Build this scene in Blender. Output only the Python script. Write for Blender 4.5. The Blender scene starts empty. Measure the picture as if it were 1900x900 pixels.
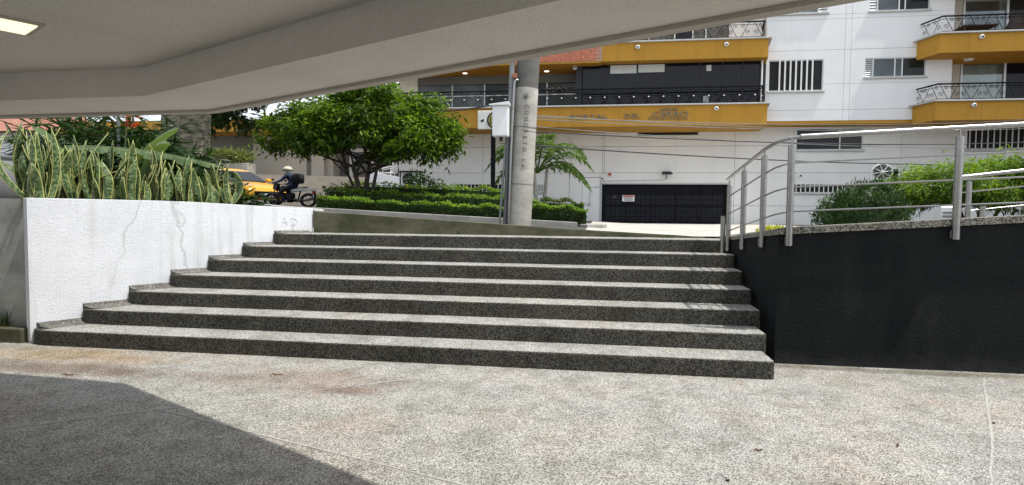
import bpy, bmesh, math, random
import numpy as np
from mathutils import Vector, Matrix
R = math.radians
SC = bpy.context.scene
COL = SC.collection

# ------------------------------------------------------------------ camera
EYE = 1.55
def cam_axes(yaw, pitch, roll):
    f = Vector((-math.sin(yaw)*math.cos(pitch), math.cos(yaw)*math.cos(pitch), -math.sin(pitch)))
    r0 = Vector((math.cos(yaw), math.sin(yaw), 0)); u0 = r0.cross(f)
    r = math.cos(roll)*r0 + math.sin(roll)*u0
    u = -math.sin(roll)*r0 + math.cos(roll)*u0
    return r, u, f
cd = bpy.data.cameras.new('camera'); cam = bpy.data.objects.new('camera', cd); COL.objects.link(cam)
r_, u_, f_ = cam_axes(.1431, .0471, .0097)
cam.matrix_world = Matrix(((r_.x, u_.x, -f_.x, 0), (r_.y, u_.y, -f_.y, 0), (r_.z, u_.z, -f_.z, EYE), (0, 0, 0, 1)))
cd.sensor_fit = 'HORIZONTAL'; cd.sensor_width = 36; cd.lens = 1098/1900*36
cd.clip_start = .05; cd.clip_end = 1000
SC.camera = cam
# ------------------------------------------------------------------ sky, sun, exposure
SUN = Vector((.45, -.08, 1)).normalized()
w = bpy.data.worlds.new('World'); SC.world = w; w.use_nodes = True
nt = w.node_tree; bg = nt.nodes['Background']
sky = nt.nodes.new('ShaderNodeTexSky'); sky.sky_type = 'NISHITA'; sky.sun_disc = False
sky.sun_elevation = math.asin(SUN.z); sky.sun_rotation = math.atan2(SUN.x, SUN.y)
sky.air_density = 1.2; sky.dust_density = 3.0; sky.ozone_density = 1.0
# thin bright cloud over the whole sky
tcn = nt.nodes.new('ShaderNodeTexCoord'); cn = nt.nodes.new('ShaderNodeTexNoise'); cn.inputs['Scale'].default_value = 3.2; cn.inputs['Detail'].default_value = 7; cn.inputs['Roughness'].default_value = .6
nt.links.new(tcn.outputs['Generated'], cn.inputs['Vector'])
cr = nt.nodes.new('ShaderNodeValToRGB'); nt.links.new(cn.outputs[0], cr.inputs[0]); cr.color_ramp.elements[0].position = .34; cr.color_ramp.elements[0].color = (.25, .25, .25, 1); cr.color_ramp.elements[1].position = .58
mx = nt.nodes.new('ShaderNodeMix'); mx.data_type = 'RGBA'; nt.links.new(cr.outputs[0], mx.inputs[0]); nt.links.new(sky.outputs[0], mx.inputs[6]); mx.inputs[7].default_value = (7.3, 7.65, 8.1, 1)
nt.links.new(mx.outputs[2], bg.inputs[0]); bg.inputs[1].default_value = .125
sl = bpy.data.lights.new('sun', 'SUN'); sl.energy = 3.75; sl.angle = R(.9); sl.color = (1, .96, .9)
sun = bpy.data.objects.new('sun', sl); COL.objects.link(sun)
sun.rotation_euler = SUN.to_track_quat('Z', 'Y').to_euler(); sun.location = (6, -4, 20)
SC.view_settings.view_transform = 'Standard'; SC.view_settings.look = 'None'
SC.view_settings.exposure = .36; SC.view_settings.gamma = 1; SC.view_settings.use_curve_mapping = False
SC.render.engine = 'CYCLES'; SC.cycles.use_denoising = True
SC.cycles.max_bounces = 8; SC.cycles.diffuse_bounces = 4; SC.cycles.transparent_max_bounces = 12

# ------------------------------------------------------------------ helpers: materials
class NT:
    def __init__(s, name):
        s.m = bpy.data.materials.new(name); s.m.use_nodes = True
        s.t = s.m.node_tree; s.b = s.t.nodes['Principled BSDF']; s._pos = None
    def n(s, typ, **kw):
        nd = s.t.nodes.new(typ)
        for k, v in kw.items():
            if hasattr(nd, k): setattr(nd, k, v)
            else: s.i(nd, k, v)
        return nd
    def i(s, nd, key, v):
        k = key.replace('_', ' ') if isinstance(key, str) else key
        sock = nd.inputs[k]
        if hasattr(v, 'is_linked') or isinstance(v, bpy.types.NodeSocket): s.t.links.new(v, sock)
        else:
            if sock.type == 'RGBA' and not hasattr(v, '__len__'): v = (v, v, v, 1)
            if sock.type == 'RGBA' and len(v) == 3: v = (*v, 1)
            sock.default_value = v
    def pos(s):
        if s._pos is None: s._pos = s.t.nodes.new('ShaderNodeNewGeometry').outputs['Position']
        return s._pos
    def noise(s, scale, detail=3, rough=.55, vec=None, dist=0):
        return s.n('ShaderNodeTexNoise', Scale=scale, Detail=detail, Roughness=rough, Distortion=dist, Vector=vec or s.pos()).outputs[0]
    def vor(s, scale, out='Color', feature='F1', vec=None):
        nd = s.t.nodes.new('ShaderNodeTexVoronoi'); nd.feature = feature
        s.i(nd, 'Scale', scale); s.i(nd, 'Vector', vec or s.pos()); return nd.outputs[out]
    def ramp(s, fac, stops, interp='LINEAR'):
        nd = s.t.nodes.new('ShaderNodeValToRGB'); s.t.links.new(fac, nd.inputs[0]); e = nd.color_ramp.elements
        nd.color_ramp.interpolation = interp
        while len(e) < len(stops): e.new(.5)
        for el, (p, c) in zip(e, stops):
            el.position = p; c = (c, c, c) if not hasattr(c, '__len__') else c; el.color = (*c[:3], 1)
        return nd.outputs[0]
    def mix(s, fac, a, b, mode='MIX'):
        nd = s.t.nodes.new('ShaderNodeMix'); nd.data_type = 'RGBA'; nd.blend_type = mode
        for sock, v in ((nd.inputs[0], fac), (nd.inputs[6], a), (nd.inputs[7], b)):
            if isinstance(v, bpy.types.NodeSocket): s.t.links.new(v, sock)
            elif hasattr(v, '__len__'): sock.default_value = (*v[:3], 1)
            elif sock.type == 'RGBA': sock.default_value = (v, v, v, 1)
            else: sock.default_value = v
        return nd.outputs[2]
    def math(s, op, a, b=0, c=0):
        nd = s.t.nodes.new('ShaderNodeMath'); nd.operation = op
        for sock, v in zip(nd.inputs, (a, b, c)):
            if isinstance(v, bpy.types.NodeSocket): s.t.links.new(v, sock)
            else: sock.default_value = v
        return nd.outputs[0]
    def scale(s, v):
        nd = s.t.nodes.new('ShaderNodeMapping'); s.t.links.new(s.pos(), nd.inputs[0]); nd.inputs[3].default_value = v
        return nd.outputs[0]
    def bump(s, h, strength=.3, dist=.01):
        nd = s.t.nodes.new('ShaderNodeBump'); s.t.links.new(h, nd.inputs['Height'])
        nd.inputs['Strength'].default_value = strength; nd.inputs['Distance'].default_value = dist
        s.t.links.new(nd.outputs[0], s.b.inputs['Normal'])
    def out(s, color=None, rough=.7, metal=0, spec=None):
        if color is not None: s.i(s.b, 'Base Color', color)
        s.i(s.b, 'Roughness', rough); s.i(s.b, 'Metallic', metal)
        if spec is not None: s.i(s.b, 'Specular IOR Level', spec)
        return s.m

def plain(name, c, rough=.6, metal=0, var=.12, scale=6, bump=0, bscale=60, spec=None):
    t = NT(name)
    lo = [x*(1-var) for x in c]; hi = [min(1, x*(1+var)) for x in c]
    col = t.ramp(t.noise(scale, 4), [(.3, lo), (.7, hi)])
    if bump: t.bump(t.noise(bscale, 3), bump, .006)
    return t.out(col, rough, metal, spec)

def aggregate(name, dark, mid, light, scale, stain_a, stain_b, plaza=False):
    t = NT(name)
    v = t.vor(scale)                                          # random colour for every pebble
    g = t.n('ShaderNodeSeparateColor', Color=v).outputs[0]
    col = t.ramp(g, [(0, dark), (.30, dark), (.42, mid), (.68, mid), (.8, light), (1, light)])
    v2 = t.n('ShaderNodeSeparateColor', Color=t.vor(scale*.8)).outputs[1]
    col = t.mix(t.math('MULTIPLY', t.math('GREATER_THAN', v2, .86), .55), col, light)
    st = t.noise(.9, 5, .6)
    tint = t.ramp(st, [(.36, stain_a), (.52, (1, 1, 1)), (.66, stain_b)])
    col = t.mix(1, col, tint, 'MULTIPLY')
    soot = t.ramp(t.noise(3.2, 6, .7), [(.33, (.58, .57, .53)), (.55, (1, 1, 1))])
    col = t.mix(.8, col, soot, 'MULTIPLY')
    if plaza:                                                  # rusty moss patch at the foot of the first step
        for (cx, cy, sx, sy, c, amt) in ((-5.6, 5.55, 1.5, .42, (.85, .66, .42), .8), (-5.1, 5.05, 1.7, .30, (.55, .45, .40), .9), (-2.6, 5.1, 1.2, .5, (.80, .66, .60), .7), (-2.2, 4.85, .5, .14, (.70, .56, .50), .7), (-5.2, 3.9, 1.4, .5, (.85, .83, .84), .8), (3.2, 6.42, 2.6, .14, (.55, .53, .45), .9)):
            d = t.n('ShaderNodeVectorMath', operation='SUBTRACT'); t.t.links.new(t.pos(), d.inputs[0]); d.inputs[1].default_value = (cx, cy, 0)
            e = t.n('ShaderNodeVectorMath', operation='MULTIPLY'); t.t.links.new(d.outputs[0], e.inputs[0]); e.inputs[1].default_value = (1/sx, 1/sy, 0)
            ln = t.n('ShaderNodeVectorMath', operation='LENGTH'); t.t.links.new(e.outputs[0], ln.inputs[0])
            wob = t.math('ADD', ln.outputs['Value'], t.math('MULTIPLY', t.math('SUBTRACT', t.noise(2.5, 4), .5), 1.3))
            mask = t.ramp(wob, [(.35, 1), (1.0, 0)])
            col = t.mix(t.math('MULTIPLY', mask, amt), col, t.mix(1, col, c, 'MULTIPLY'))
    t.bump(t.vor(scale, 'Distance'), .5, .004)
    return t.out(col, .85, 0, .25)

MAT = {}
MAT['plaza'] = aggregate('washed_aggregate_plaza', (.125, .122, .112), (.305, .296, .272), (.52, .505, .465), 150, (.87, .89, .89), (1.0, .91, .86), True)
MAT['granite'] = aggregate('shaded_washed_granite', (.018, .0175, .0145), (.05, .048, .041), (.145, .14, .122), 125, (.8, .82, .8), (1, .96, .9))  # step granite darkened so the risers carry their shade in the colour
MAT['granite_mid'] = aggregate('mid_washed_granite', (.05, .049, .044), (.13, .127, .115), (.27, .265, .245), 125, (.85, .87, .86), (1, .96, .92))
MAT['granite_lit'] = aggregate('lit_washed_granite', (.12, .118, .108), (.30, .295, .275), (.50, .49, .46), 135, (.85, .87, .86), (1, .96, .92))  # same granite lightened: sunlight on the treads put into the colour
MAT['coping'] = aggregate('pebble_coping', (.06, .058, .05), (.20, .19, .165), (.36, .345, .31), 90, (.85, .85, .8), (1, .96, .9))

def stucco(name, c, bump, bscale, dirt=(.8, .8, .76), rough=.9, cracks=False, spec=.2, scuff=None):
    t = NT(name)
    col = t.ramp(t.noise(1.3, 5, .65), [(.3, [a*b for a, b in zip(c, dirt)]), (.58, c)])
    if cracks:
        streak = t.noise(1.0, 4, .6, t.scale((7, 7, .5)))
        col = t.mix(t.ramp(streak, [(.52, 0), (.75, .35)]), col, (.36, .37, .33))
        d = t.vor(.75, 'Distance', 'DISTANCE_TO_EDGE', t.n('ShaderNodeVectorMath', operation='ADD').outputs[0])
        add = d.node.inputs['Vector'].links[0].from_node
        t.t.links.new(t.scale((1.0, 1.0, .55)), add.inputs[0])
        wv = t.n('ShaderNodeTexNoise', Scale=3.0, Detail=4.0, Vector=t.pos()).outputs[1]
        sc = t.n('ShaderNodeVectorMath', operation='SCALE'); t.t.links.new(wv, sc.inputs[0]); sc.inputs['Scale'].default_value = .35
        t.t.links.new(sc.outputs[0], add.inputs[1])
        line = t.ramp(d, [(0, 1), (.016, 0)])
        gate = t.ramp(t.noise(.8, 2), [(.40, 0), (.55, .5)])
        col = t.mix(t.math('MULTIPLY', line, gate), col, (.30, .31, .29))
        col = t.mix(t.math('MULTIPLY', t.ramp(t.noise(14, 3, .7), [(.55, 0), (.75, .3)]), 1), col, (.55, .55, .56))
    col = t.mix(t.ramp(t.noise(bscale*1.6, 2, .5), [(.34, .22), (.44, 0)]), col, [x*.45 for x in c])
    if scuff:
        col = t.mix(t.ramp(t.noise(1.0, 6, .7, t.scale((3.0, 3.0, .7))), [(.50, 0), (.74, .75)]), col, scuff)
        z_ = t.n('ShaderNodeSeparateXYZ', Vector=t.pos()).outputs[2]
        lo_ = t.ramp(t.math('ADD', t.math('MULTIPLY', z_, 2.2), t.math('MULTIPLY', t.noise(5, 5, .7), .9)), [(.38, .8), (.80, 0)])
        col = t.mix(lo_, col, [x*1.6 for x in scuff])
    h = t.noise(bscale*.8, 4, .7, t.scale((1, 1, 1.25)))
    t.bump(h, bump, .012)
    return t.out(col, rough, 0, spec)
MAT['white_stucco'] = stucco('white_rough_stucco', (.77, .79, .83), .8, 62, (.86, .87, .87), cracks=True)
MAT['black_stucco'] = stucco('black_rough_stucco', (.0085, .0105, .0115), 1.0, 34, (.62, .62, .68), .8, spec=.16, scuff=(.019, .0195, .019))
MAT['soffit'] = stucco('beige_soffit_plaster', (.90, .855, .79), .9, 62, (.92, .92, .91))
MAT['beam_paint'] = stucco('beam_plaster', (.56, .52, .46), .35, 70, (.95, .95, .95))
def facade(name, c, streak=(.50, .50, .47), amt=.16):
    t = NT(name)
    col = t.ramp(t.noise(.7, 5, .6), [(.3, [x*.93 for x in c]), (.65, c)])
    col = t.mix(t.ramp(t.noise(1.0, 5, .65, t.scale((2.2, 2.2, .16))), [(.50, 0), (.75, amt)]), col, streak)
    t.bump(t.noise(70, 3), .15, .006)
    return t.out(col, .8, 0, .25)
MAT['white_paint'] = facade('white_facade_paint', (.84, .855, .87)); MAT['white_shaded'] = facade('shaded_white_facade_paint', (.80, .81, .80))  # second one is the same white paint with shade darkened into its colour
MAT['joint'] = plain('joint_grey', (.40, .41, .40), .9)
MAT['ochre'] = facade('ochre_facade_paint', (.50, .265, .04), (.25, .13, .03), .55)
MAT['cap'] = plain('pale_stone_cap', (.50, .51, .50), .7, var=.1)
MAT['brick'] = plain('fired_brick', (.50, .17, .10), .85, var=.25, scale=9, bump=.3, bscale=90)
MAT['mortar'] = plain('mortar', (.42, .30, .24), .95)
MAT['beige'] = plain('beige_wall_paint', (.52, .49, .43), .85, var=.06, scale=.8)
MAT['greywall'] = plain('grey_wall_paint', (.16, .16, .15), .8, var=.08, scale=1)
MAT['aluminium'] = plain('aluminium_frame', (.62, .64, .65), .4, .4, var=.04)
MAT['white_metal'] = plain('white_enamel', (.76, .78, .78), .4, 0, var=.05, scale=8)
MAT['steel'] = plain('brushed_stainless', (.33, .33, .32), .28, .95, var=.12, scale=25)
MAT['black_metal'] = plain('black_painted_iron', (.007, .008, .011), .6, 0, var=.2, spec=.1)
MAT['dark_metal'] = plain('dark_grey_metal', (.035, .038, .045), .6, 0, var=.2, spec=.2)
MAT['galv'] = plain('galvanised_conduit', (.20, .21, .21), .5, .5, var=.25, scale=5)
MAT['rust'] = plain('rusty_clamp', (.30, .12, .06), .8, var=.3, scale=20)
MAT['cable'] = plain('cable_rubber', (.03, .03, .032), .6)
MAT['curtain'] = plain('curtain_cloth', (.62, .62, .60), .9, var=.06, scale=3)
MAT['shade_cloth'] = plain('roller_shade_cloth', (.55, .58, .56), .9, var=.05)
MAT['roof_tile'] = plain('terracotta', (.30, .13, .09), .85, var=.25, scale=4)
MAT['soil'] = plain('planter_soil', (.035, .026, .018), .95, var=.4, scale=12, bump=.6, bscale=40)
MAT['bark'] = plain('brown_bark', (.055, .043, .033), .9, var=.4, scale=14, bump=.7, bscale=30)
MAT['asphalt'] = plain('asphalt', (.06, .06, .058), .9, var=.2, scale=10, bump=.3, bscale=120)
MAT['twig'] = plain('dry_leaf', (.12, .06, .03), .9, var=.3, scale=20)
MAT['red'] = plain('red_plastic', (.50, .02, .02), .4)
MAT['taxi'] = plain('yellow_car_paint', (.72, .37, .02), .25, 0, var=.06, scale=3, spec=.6)
MAT['rubber'] = plain('tyre_rubber', (.015, .015, .015), .85)
MAT['chrome'] = plain('chrome', (.6, .6, .6), .15, 1)
MAT['navy'] = plain('navy_jacket_cloth', (.015, .028, .075), .85, var=.25, scale=14, bump=.3, bscale=40)
MAT['black_cloth'] = plain('black_nylon', (.012, .012, .016), .8, var=.3, scale=14)
MAT['skin'] = plain('skin', (.35, .20, .13), .6)
MAT['cream'] = plain('cream_helmet', (.66, .64, .48), .3)
MAT['tan'] = plain('tan_paving', (.46, .40, .32), .9, var=.12, scale=5, bump=.2, bscale=60)
MAT['pot'] = plain('grey_glazed_ceramic', (.28, .29, .30), .35, var=.12, scale=3)
MAT['letter_metal'] = plain('letter_metal', (.22, .19, .15), .5, .2, var=.15)
MAT['sign_white'] = plain('sign_white', (.75, .76, .74), .6)
MAT['ink'] = plain('dark_ink', (.02, .02, .02), .9)
MAT['faded_ink'] = plain('faded_stencil_ink', (.11, .105, .095), .95, var=.6, scale=18)
MAT['olive'] = plain('olive_yellow', (.36, .33, .10), .6)
MAT['wicker'] = plain('dark_wicker', (.06, .045, .04), .8, var=.3, scale=30)
MAT['plate'] = plain('number_plate', (.62, .70, .66), .5)
MAT['headlamp_glass'] = plain('headlamp_glass', (.62, .66, .68), .12, .2, var=.15, scale=9)
MAT['pencil'] = plain('graffiti_pencil', (.56, .57, .59), .95)

def concrete(name, c, moss=None, amt=.8):
    t = NT(name)
    col = t.ramp(t.noise(2.2, 6, .7), [(.3, [x*.72 for x in c]), (.65, [min(1, x*1.15) for x in c])])
    col = t.mix(t.ramp(t.noise(40, 3, .7), [(.35, .3), (.6, 0)]), col, [x*.5 for x in c])
    if moss:
        col = t.mix(t.math('MULTIPLY', t.ramp(t.noise(1.6, 5, .7, t.scale((1, 1, 1.8))), [(.36, 1), (.62, .12)]), amt), col, moss)
    t.bump(t.noise(55, 4, .7), .35, .006)
    return t.out(col, .9, 0, .2)
MAT['concrete'] = concrete('weathered_concrete', (.36, .35, .32))
MAT['drive'] = concrete('pale_driveway_concrete', (.50, .48, .44))
MAT['pole'] = concrete('pole_concrete', (.50, .48, .435), (.16, .15, .13), .45)
MAT['pole_dark'] = concrete('dark_pole_concrete', (.17, .165, .155), (.08, .08, .075), .6)
MAT['mossy'] = concrete('mossy_concrete', (.15, .14, .10), (.045, .05, .022), .85)
MAT['greyconc'] = concrete('grey_plaster', (.52, .52, .50), (.16, .17, .14), .4)

def leafmat(name, c1, c2, rough=.5, trans=.35):
    t = NT(name)
    rnd = t.t.nodes.new('ShaderNodeNewGeometry').outputs['Random Per Island']
    col = t.ramp(rnd, [(0, c1), (.5, [(a+b)/2 for a, b in zip(c1, c2)]), (1, c2)])
    col = t.mix(t.ramp(t.noise(1.1, 3), [(.38, .6), (.6, 0)]), col, [x*.7 for x in c1])
    t.out(col, rough, 0, .3)
    tr = t.n('ShaderNodeBsdfTranslucent'); t.t.links.new(t.mix(1, col, (1.5, 1.6, .6), 'MULTIPLY'), tr.inputs[0])
    ms = t.n('ShaderNodeMixShader'); ms.inputs[0].default_value = trans
    t.t.links.new(t.b.outputs[0], ms.inputs[1]); t.t.links.new(tr.outputs[0], ms.inputs[2])
    t.t.links.new(ms.outputs[0], t.t.nodes['Material Output'].inputs[0])
    return t.m
MAT['leaf_tree'] = leafmat('tree_leaf', (.016, .046, .007), (.20, .32, .025), trans=.38)
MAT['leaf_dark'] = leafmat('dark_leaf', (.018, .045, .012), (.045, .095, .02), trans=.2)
MAT['leaf_hedge'] = leafmat('hedge_leaf', (.022, .05, .012), (.10, .16, .03))
MAT['leaf_sunlit'] = leafmat('sunlit_growth_leaf', (.10, .19, .02), (.26, .38, .035))  # fresh yellow-green, brightened to put sunlight on hedge and crown tops
MAT['leaf_palm'] = leafmat('palm_leaflet', (.05, .11, .02), (.17, .26, .055))
MAT['leaf_feather'] = leafmat('feathery_leaf', (.03, .085, .012), (.28, .40, .035))
MAT['leaf_conifer'] = leafmat('conifer_spray', (.014, .042, .010), (.05, .10, .018), trans=.15)
MAT['leaf_yellow'] = leafmat('yellow_leaf', (.30, .33, .03), (.50, .50, .05))
MAT['leaf_striped'] = leafmat('striped_leaf', (.10, .14, .04), (.30, .32, .13))
MAT['leaf_banana'] = leafmat('banana_leaf', (.08, .14, .05), (.22, .29, .15), .4)
MAT['grass'] = leafmat('grass_blade', (.05, .09, .02), (.12, .16, .05))
MAT['petal_red'] = leafmat('red_bract', (.50, .035, .02), (.62, .10, .05))
MAT['petal_yellow'] = leafmat('yellow_petal', (.65, .50, .04), (.75, .62, .10))

def snake_mat():
    t = NT('snake_plant_leaf')
    uv = t.t.nodes.new('ShaderNodeUVMap').outputs[0]
    sx = t.n('ShaderNodeSeparateXYZ', Vector=uv)
    u = sx.outputs[0]; v = sx.outputs[1]
    edge = t.math('ABSOLUTE', t.math('SUBTRACT', u, .5))
    vw = t.n('ShaderNodeCombineXYZ', X=t.math('MULTIPLY', u, .10), Y=v, Z=0.0).outputs[0]
    add = t.n('ShaderNodeVectorMath', operation='ADD'); t.t.links.new(vw, add.inputs[0])
    oi = t.t.nodes.new('ShaderNodeObjectInfo').outputs['Random']
    cx = t.n('ShaderNodeCombineXYZ', X=t.math('MULTIPLY', oi, 40.), Y=t.math('MULTIPLY', oi, 17.), Z=0.0).outputs[0]
    t.t.links.new(cx, add.inputs[1])
    band = t.n('ShaderNodeTexNoise', Scale=26., Detail=3., Roughness=.7, Vector=add.outputs[0]).outputs[0]
    green = t.ramp(band, [(.38, (.016, .042, .012)), (.5, (.065, .115, .036)), (.63, (.21, .27, .12))])
    wob = t.math('ADD', edge, t.math('MULTIPLY', t.math('SUBTRACT', band, .5), .05))
    col = t.mix(t.ramp(wob, [(.405, 0), (.44, 1)]), green, (.40, .40, .13))
    return t.out(col, .42, 0, .4)
MAT['snake'] = snake_mat()

def glass_dark(name, c, rough=.06):
    t = NT(name)
    col = t.ramp(t.noise(.6, 3), [(.35, [x*.6 for x in c]), (.65, [x*1.4 for x in c])])
    return t.out(col, rough, 0, .28)
MAT['glass_black'] = glass_dark('tinted_glass', (.006, .007, .012))
MAT['glass_grey'] = glass_dark('grey_glass', (.10, .12, .13), .12)
MAT['glass_room'] = glass_dark('dark_room_glass', (.022, .026, .024))
def clear_glass():
    t = NT('clear_glass')
    tr = t.n('ShaderNodeBsdfTransparent'); tr.inputs[0].default_value = (.85, .9, .9, 1)
    gl = t.n('ShaderNodeBsdfGlossy', Roughness=.02)
    ms = t.n('ShaderNodeMixShader'); fr = t.n('ShaderNodeFresnel', IOR=1.5)
    t.t.links.new(t.math('ADD', fr.outputs[0], .06), ms.inputs[0])
    t.t.links.new(tr.outputs[0], ms.inputs[1]); t.t.links.new(gl.outputs[0], ms.inputs[2])
    t.t.links.new(ms.outputs[0], t.t.nodes['Material Output'].inputs[0])
    return t.m
MAT['glass_clear'] = clear_glass()
def lamp_mat(name, c, s):
    t = NT(name); t.i(t.b, 'Emission Color', c); t.i(t.b, 'Emission Strength', s)
    return t.out(t.ramp(t.noise(3), [(0, .8), (1, .82)]), .6)
MAT['lamp'] = lamp_mat('lit_diffuser', (1, .93, .55), 1.0)
MAT['spot'] = lamp_mat('lit_downlight', (1, .97, .85), 1.5)

def trunk_mat():
    t = NT('palm_trunk_bark')
    rings = t.noise(5, 5, .7, t.scale((1, 1, 3.2)))
    col = t.ramp(rings, [(.35, (.045, .04, .033)), (.5, (.19, .17, .13)), (.66, (.38, .35, .28))])
    col = t.mix(t.ramp(t.noise(2.2, 4), [(.5, 0), (.68, .6)]), col, (.11, .13, .06))
    t.bump(rings, .8, .03)
    return t.out(col, .95, 0, .1)
MAT['big_bark'] = trunk_mat()

# ------------------------------------------------------------------ helpers: geometry
class MB:
    def __init__(s): s.v = []; s.f = []; s.uv = None
    def add(s, vs, fs):
        o = len(s.v); s.v += [tuple(p) for p in vs]; s.f += [tuple(i+o for i in f) for f in fs]; return s
    def box(s, x0, x1, y0, y1, z0, z1):
        return s.add([(x0,y0,z0),(x1,y0,z0),(x1,y1,z0),(x0,y1,z0),(x0,y0,z1),(x1,y0,z1),(x1,y1,z1),(x0,y1,z1)],
                     [(0,3,2,1),(4,5,6,7),(0,1,5,4),(1,2,6,5),(2,3,7,6),(3,0,4,7)])
    def bbox(s, x0, x1, y0, y1, z0, z1, b=.01):
        """box with chamfered edges"""
        vs = []; 
        X = (x0, x1); Y = (y0, y1); Z = (z0, z1)
        bm = bmesh.new(); bmesh.ops.create_cube(bm, size=1)
        for v in bm.verts:
            v.co = Vector((X[v.co.x > 0], Y[v.co.y > 0], Z[v.co.z > 0]))
        bmesh.ops.bevel(bm, geom=bm.edges[:], offset=b, segments=1, affect='EDGES', profile=.5)
        bm.verts.index_update()
        s.add([v.co[:] for v in bm.verts], [[v.index for v in f.verts] for f in bm.faces]); bm.free(); return s
    def prism(s, poly, z0, z1, bev=0):
        """poly: ccw plan outline; z0/z1 numbers or lists per vertex; bev chamfers the top edge"""
        n = len(poly); Z0 = z0 if hasattr(z0, '__len__') else [z0]*n; Z1 = z1 if hasattr(z1, '__len__') else [z1]*n
        if not bev:
            vs = [(x, y, z) for (x, y), z in zip(poly, Z0)] + [(x, y, z) for (x, y), z in zip(poly, Z1)]
            fs = [tuple(reversed(range(n))), tuple(range(n, 2*n))] + [(i, (i+1) % n, n+(i+1) % n, n+i) for i in range(n)]
            return s.add(vs, fs)
        ins = []
        for i in range(n):
            a = Vector(poly[i-1]); b = Vector(poly[i]); c = Vector(poly[(i+1) % n])
            n1 = Vector((-(b-a).y, (b-a).x)).normalized(); n2 = Vector((-(c-b).y, (c-b).x)).normalized()
            m = n1+n2; m = m.normalized() if m.length > 1e-6 else n1
            ins.append(b + m*(bev/max(.35, m.dot(n1))))
        rings = [[(x, y, z) for (x, y), z in zip(poly, Z0)]]
        for k in range(4):
            a = k/3*math.pi/2; q = 1-math.cos(a); h = bev*(1-math.sin(a))
            rings.append([(x+(p[0]-x)*q, y+(p[1]-y)*q, z-h) for (x, y), p, z in zip(poly, ins, Z1)])
        vs = sum(rings, []); fs = [tuple(reversed(range(n)))]
        for k in range(4):
            fs += [(k*n+i, k*n+(i+1) % n, (k+1)*n+(i+1) % n, (k+1)*n+i) for i in range(n)]
        fs.append(tuple(range(4*n, 5*n)))
        return s.add(vs, fs)
    def tube(s, pts, r, n=8, cap=True):
        pts = [Vector(p) for p in pts]; rs = r if hasattr(r, '__len__') else [r]*len(pts)
        o = len(s.v); prev = None
        for i, p in enumerate(pts):
            t = (pts[min(i+1, len(pts)-1)]-pts[max(i-1, 0)]).normalized()
            if prev is None:
                a = Vector((0, 0, 1)) if abs(t.z) < .9 else Vector((1, 0, 0)); a = (a-t*a.dot(t)).normalized()
            else:
                a = prev-t*prev.dot(t); a = a.normalized() if a.length > 1e-6 else t.orthogonal().normalized()
            prev = a; b = t.cross(a)
            for k in range(n):
                an = 2*math.pi*k/n; s.v.append(tuple(p+(a*math.cos(an)+b*math.sin(an))*rs[i]))
        for i in range(len(pts)-1):
            for k in range(n):
                s.f.append((o+i*n+k, o+i*n+(k+1) % n, o+(i+1)*n+(k+1) % n, o+(i+1)*n+k))
        if cap:
            s.f.append(tuple(o+k for k in reversed(range(n)))); s.f.append(tuple(o+(len(pts)-1)*n+k for k in range(n)))
        return s
    def lathe(s, prof, c, n=20, axis='z'):
        """prof: list of (r, h)"""
        o = len(s.v)
        for r, h in prof:
            for k in range(n):
                a = 2*math.pi*k/n; p = (r*math.cos(a), r*math.sin(a), h)
                if axis == 'y': p = (p[0], -p[2], p[1])
                if axis == 'x': p = (p[2], p[0], p[1])
                s.v.append((c[0]+p[0], c[1]+p[1], c[2]+p[2]))
        for i in range(len(prof)-1):
            for k in range(n): s.f.append((o+i*n+k, o+i*n+(k+1) % n, o+(i+1)*n+(k+1) % n, o+(i+1)*n+k))
        s.f.append(tuple(o+k for k in reversed(range(n)))); s.f.append(tuple(o+(len(prof)-1)*n+k for k in range(n)))
        return s
    def loft(s, rings, cap=True):
        n = len(rings[0]); o = len(s.v)
        for rg in rings: s.v += [tuple(p) for p in rg]
        for i in range(len(rings)-1):
            for k in range(n): s.f.append((o+i*n+k, o+i*n+(k+1) % n, o+(i+1)*n+(k+1) % n, o+(i+1)*n+k))
        if cap:
            s.f.append(tuple(o+k for k in reversed(range(n)))); s.f.append(tuple(o+(len(rings)-1)*n+k for k in range(n)))
        return s

def wloc(p):
    v = Vector((0, 0, 0))
    while p is not None: v += p.location; p = p.parent
    return v
def link(name, me, m, parent=None, smooth=False):
    if m is not None and not me.materials: me.materials.append(MAT[m] if isinstance(m, str) else m)
    if smooth: me.polygons.foreach_set('use_smooth', [True]*len(me.polygons))
    o = bpy.data.objects.new(name, me); COL.objects.link(o); o.parent = parent
    return o
def mesh(name, mb, m, parent=None, smooth=False, local=False, fix=True):
    me = bpy.data.meshes.new(name); L = Vector((0, 0, 0)) if (local or parent is None) else wloc(parent)
    me.from_pydata([(x-L.x, y-L.y, z-L.z) for x, y, z in mb.v], [], mb.f); me.update()
    if fix:
        bm = bmesh.new(); bm.from_mesh(me); bmesh.ops.recalc_face_normals(bm, faces=bm.faces[:]); bm.to_mesh(me); bm.free()
    o = link(name, me, m, parent, smooth)
    if smooth: 
        try: me.set_sharp_from_angle(angle=R(50))
        except Exception: pass
    return o
def tag(o, label=None, cat=None, group=None, kind=None):
    if label: o['label'] = label
    if cat: o['category'] = cat
    if group: o['group'] = group
    if kind: o['kind'] = kind
    return o
def empty(name, loc, label=None, cat=None, group=None, parent=None, rz=0):
    o = bpy.data.objects.new(name, None); COL.objects.link(o); o.location = loc; o.rotation_euler.z = rz; o.parent = parent
    o.empty_display_size = .2
    return tag(o, label, cat, group)
def copy_of(o, parent, loc=None, name=None):
    c = o.copy(); COL.objects.link(c); c.parent = parent
    for k in ('label', 'category', 'group'):
        if k in c.keys(): del c[k]
    if loc is not None: c.location = loc
    return c
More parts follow.
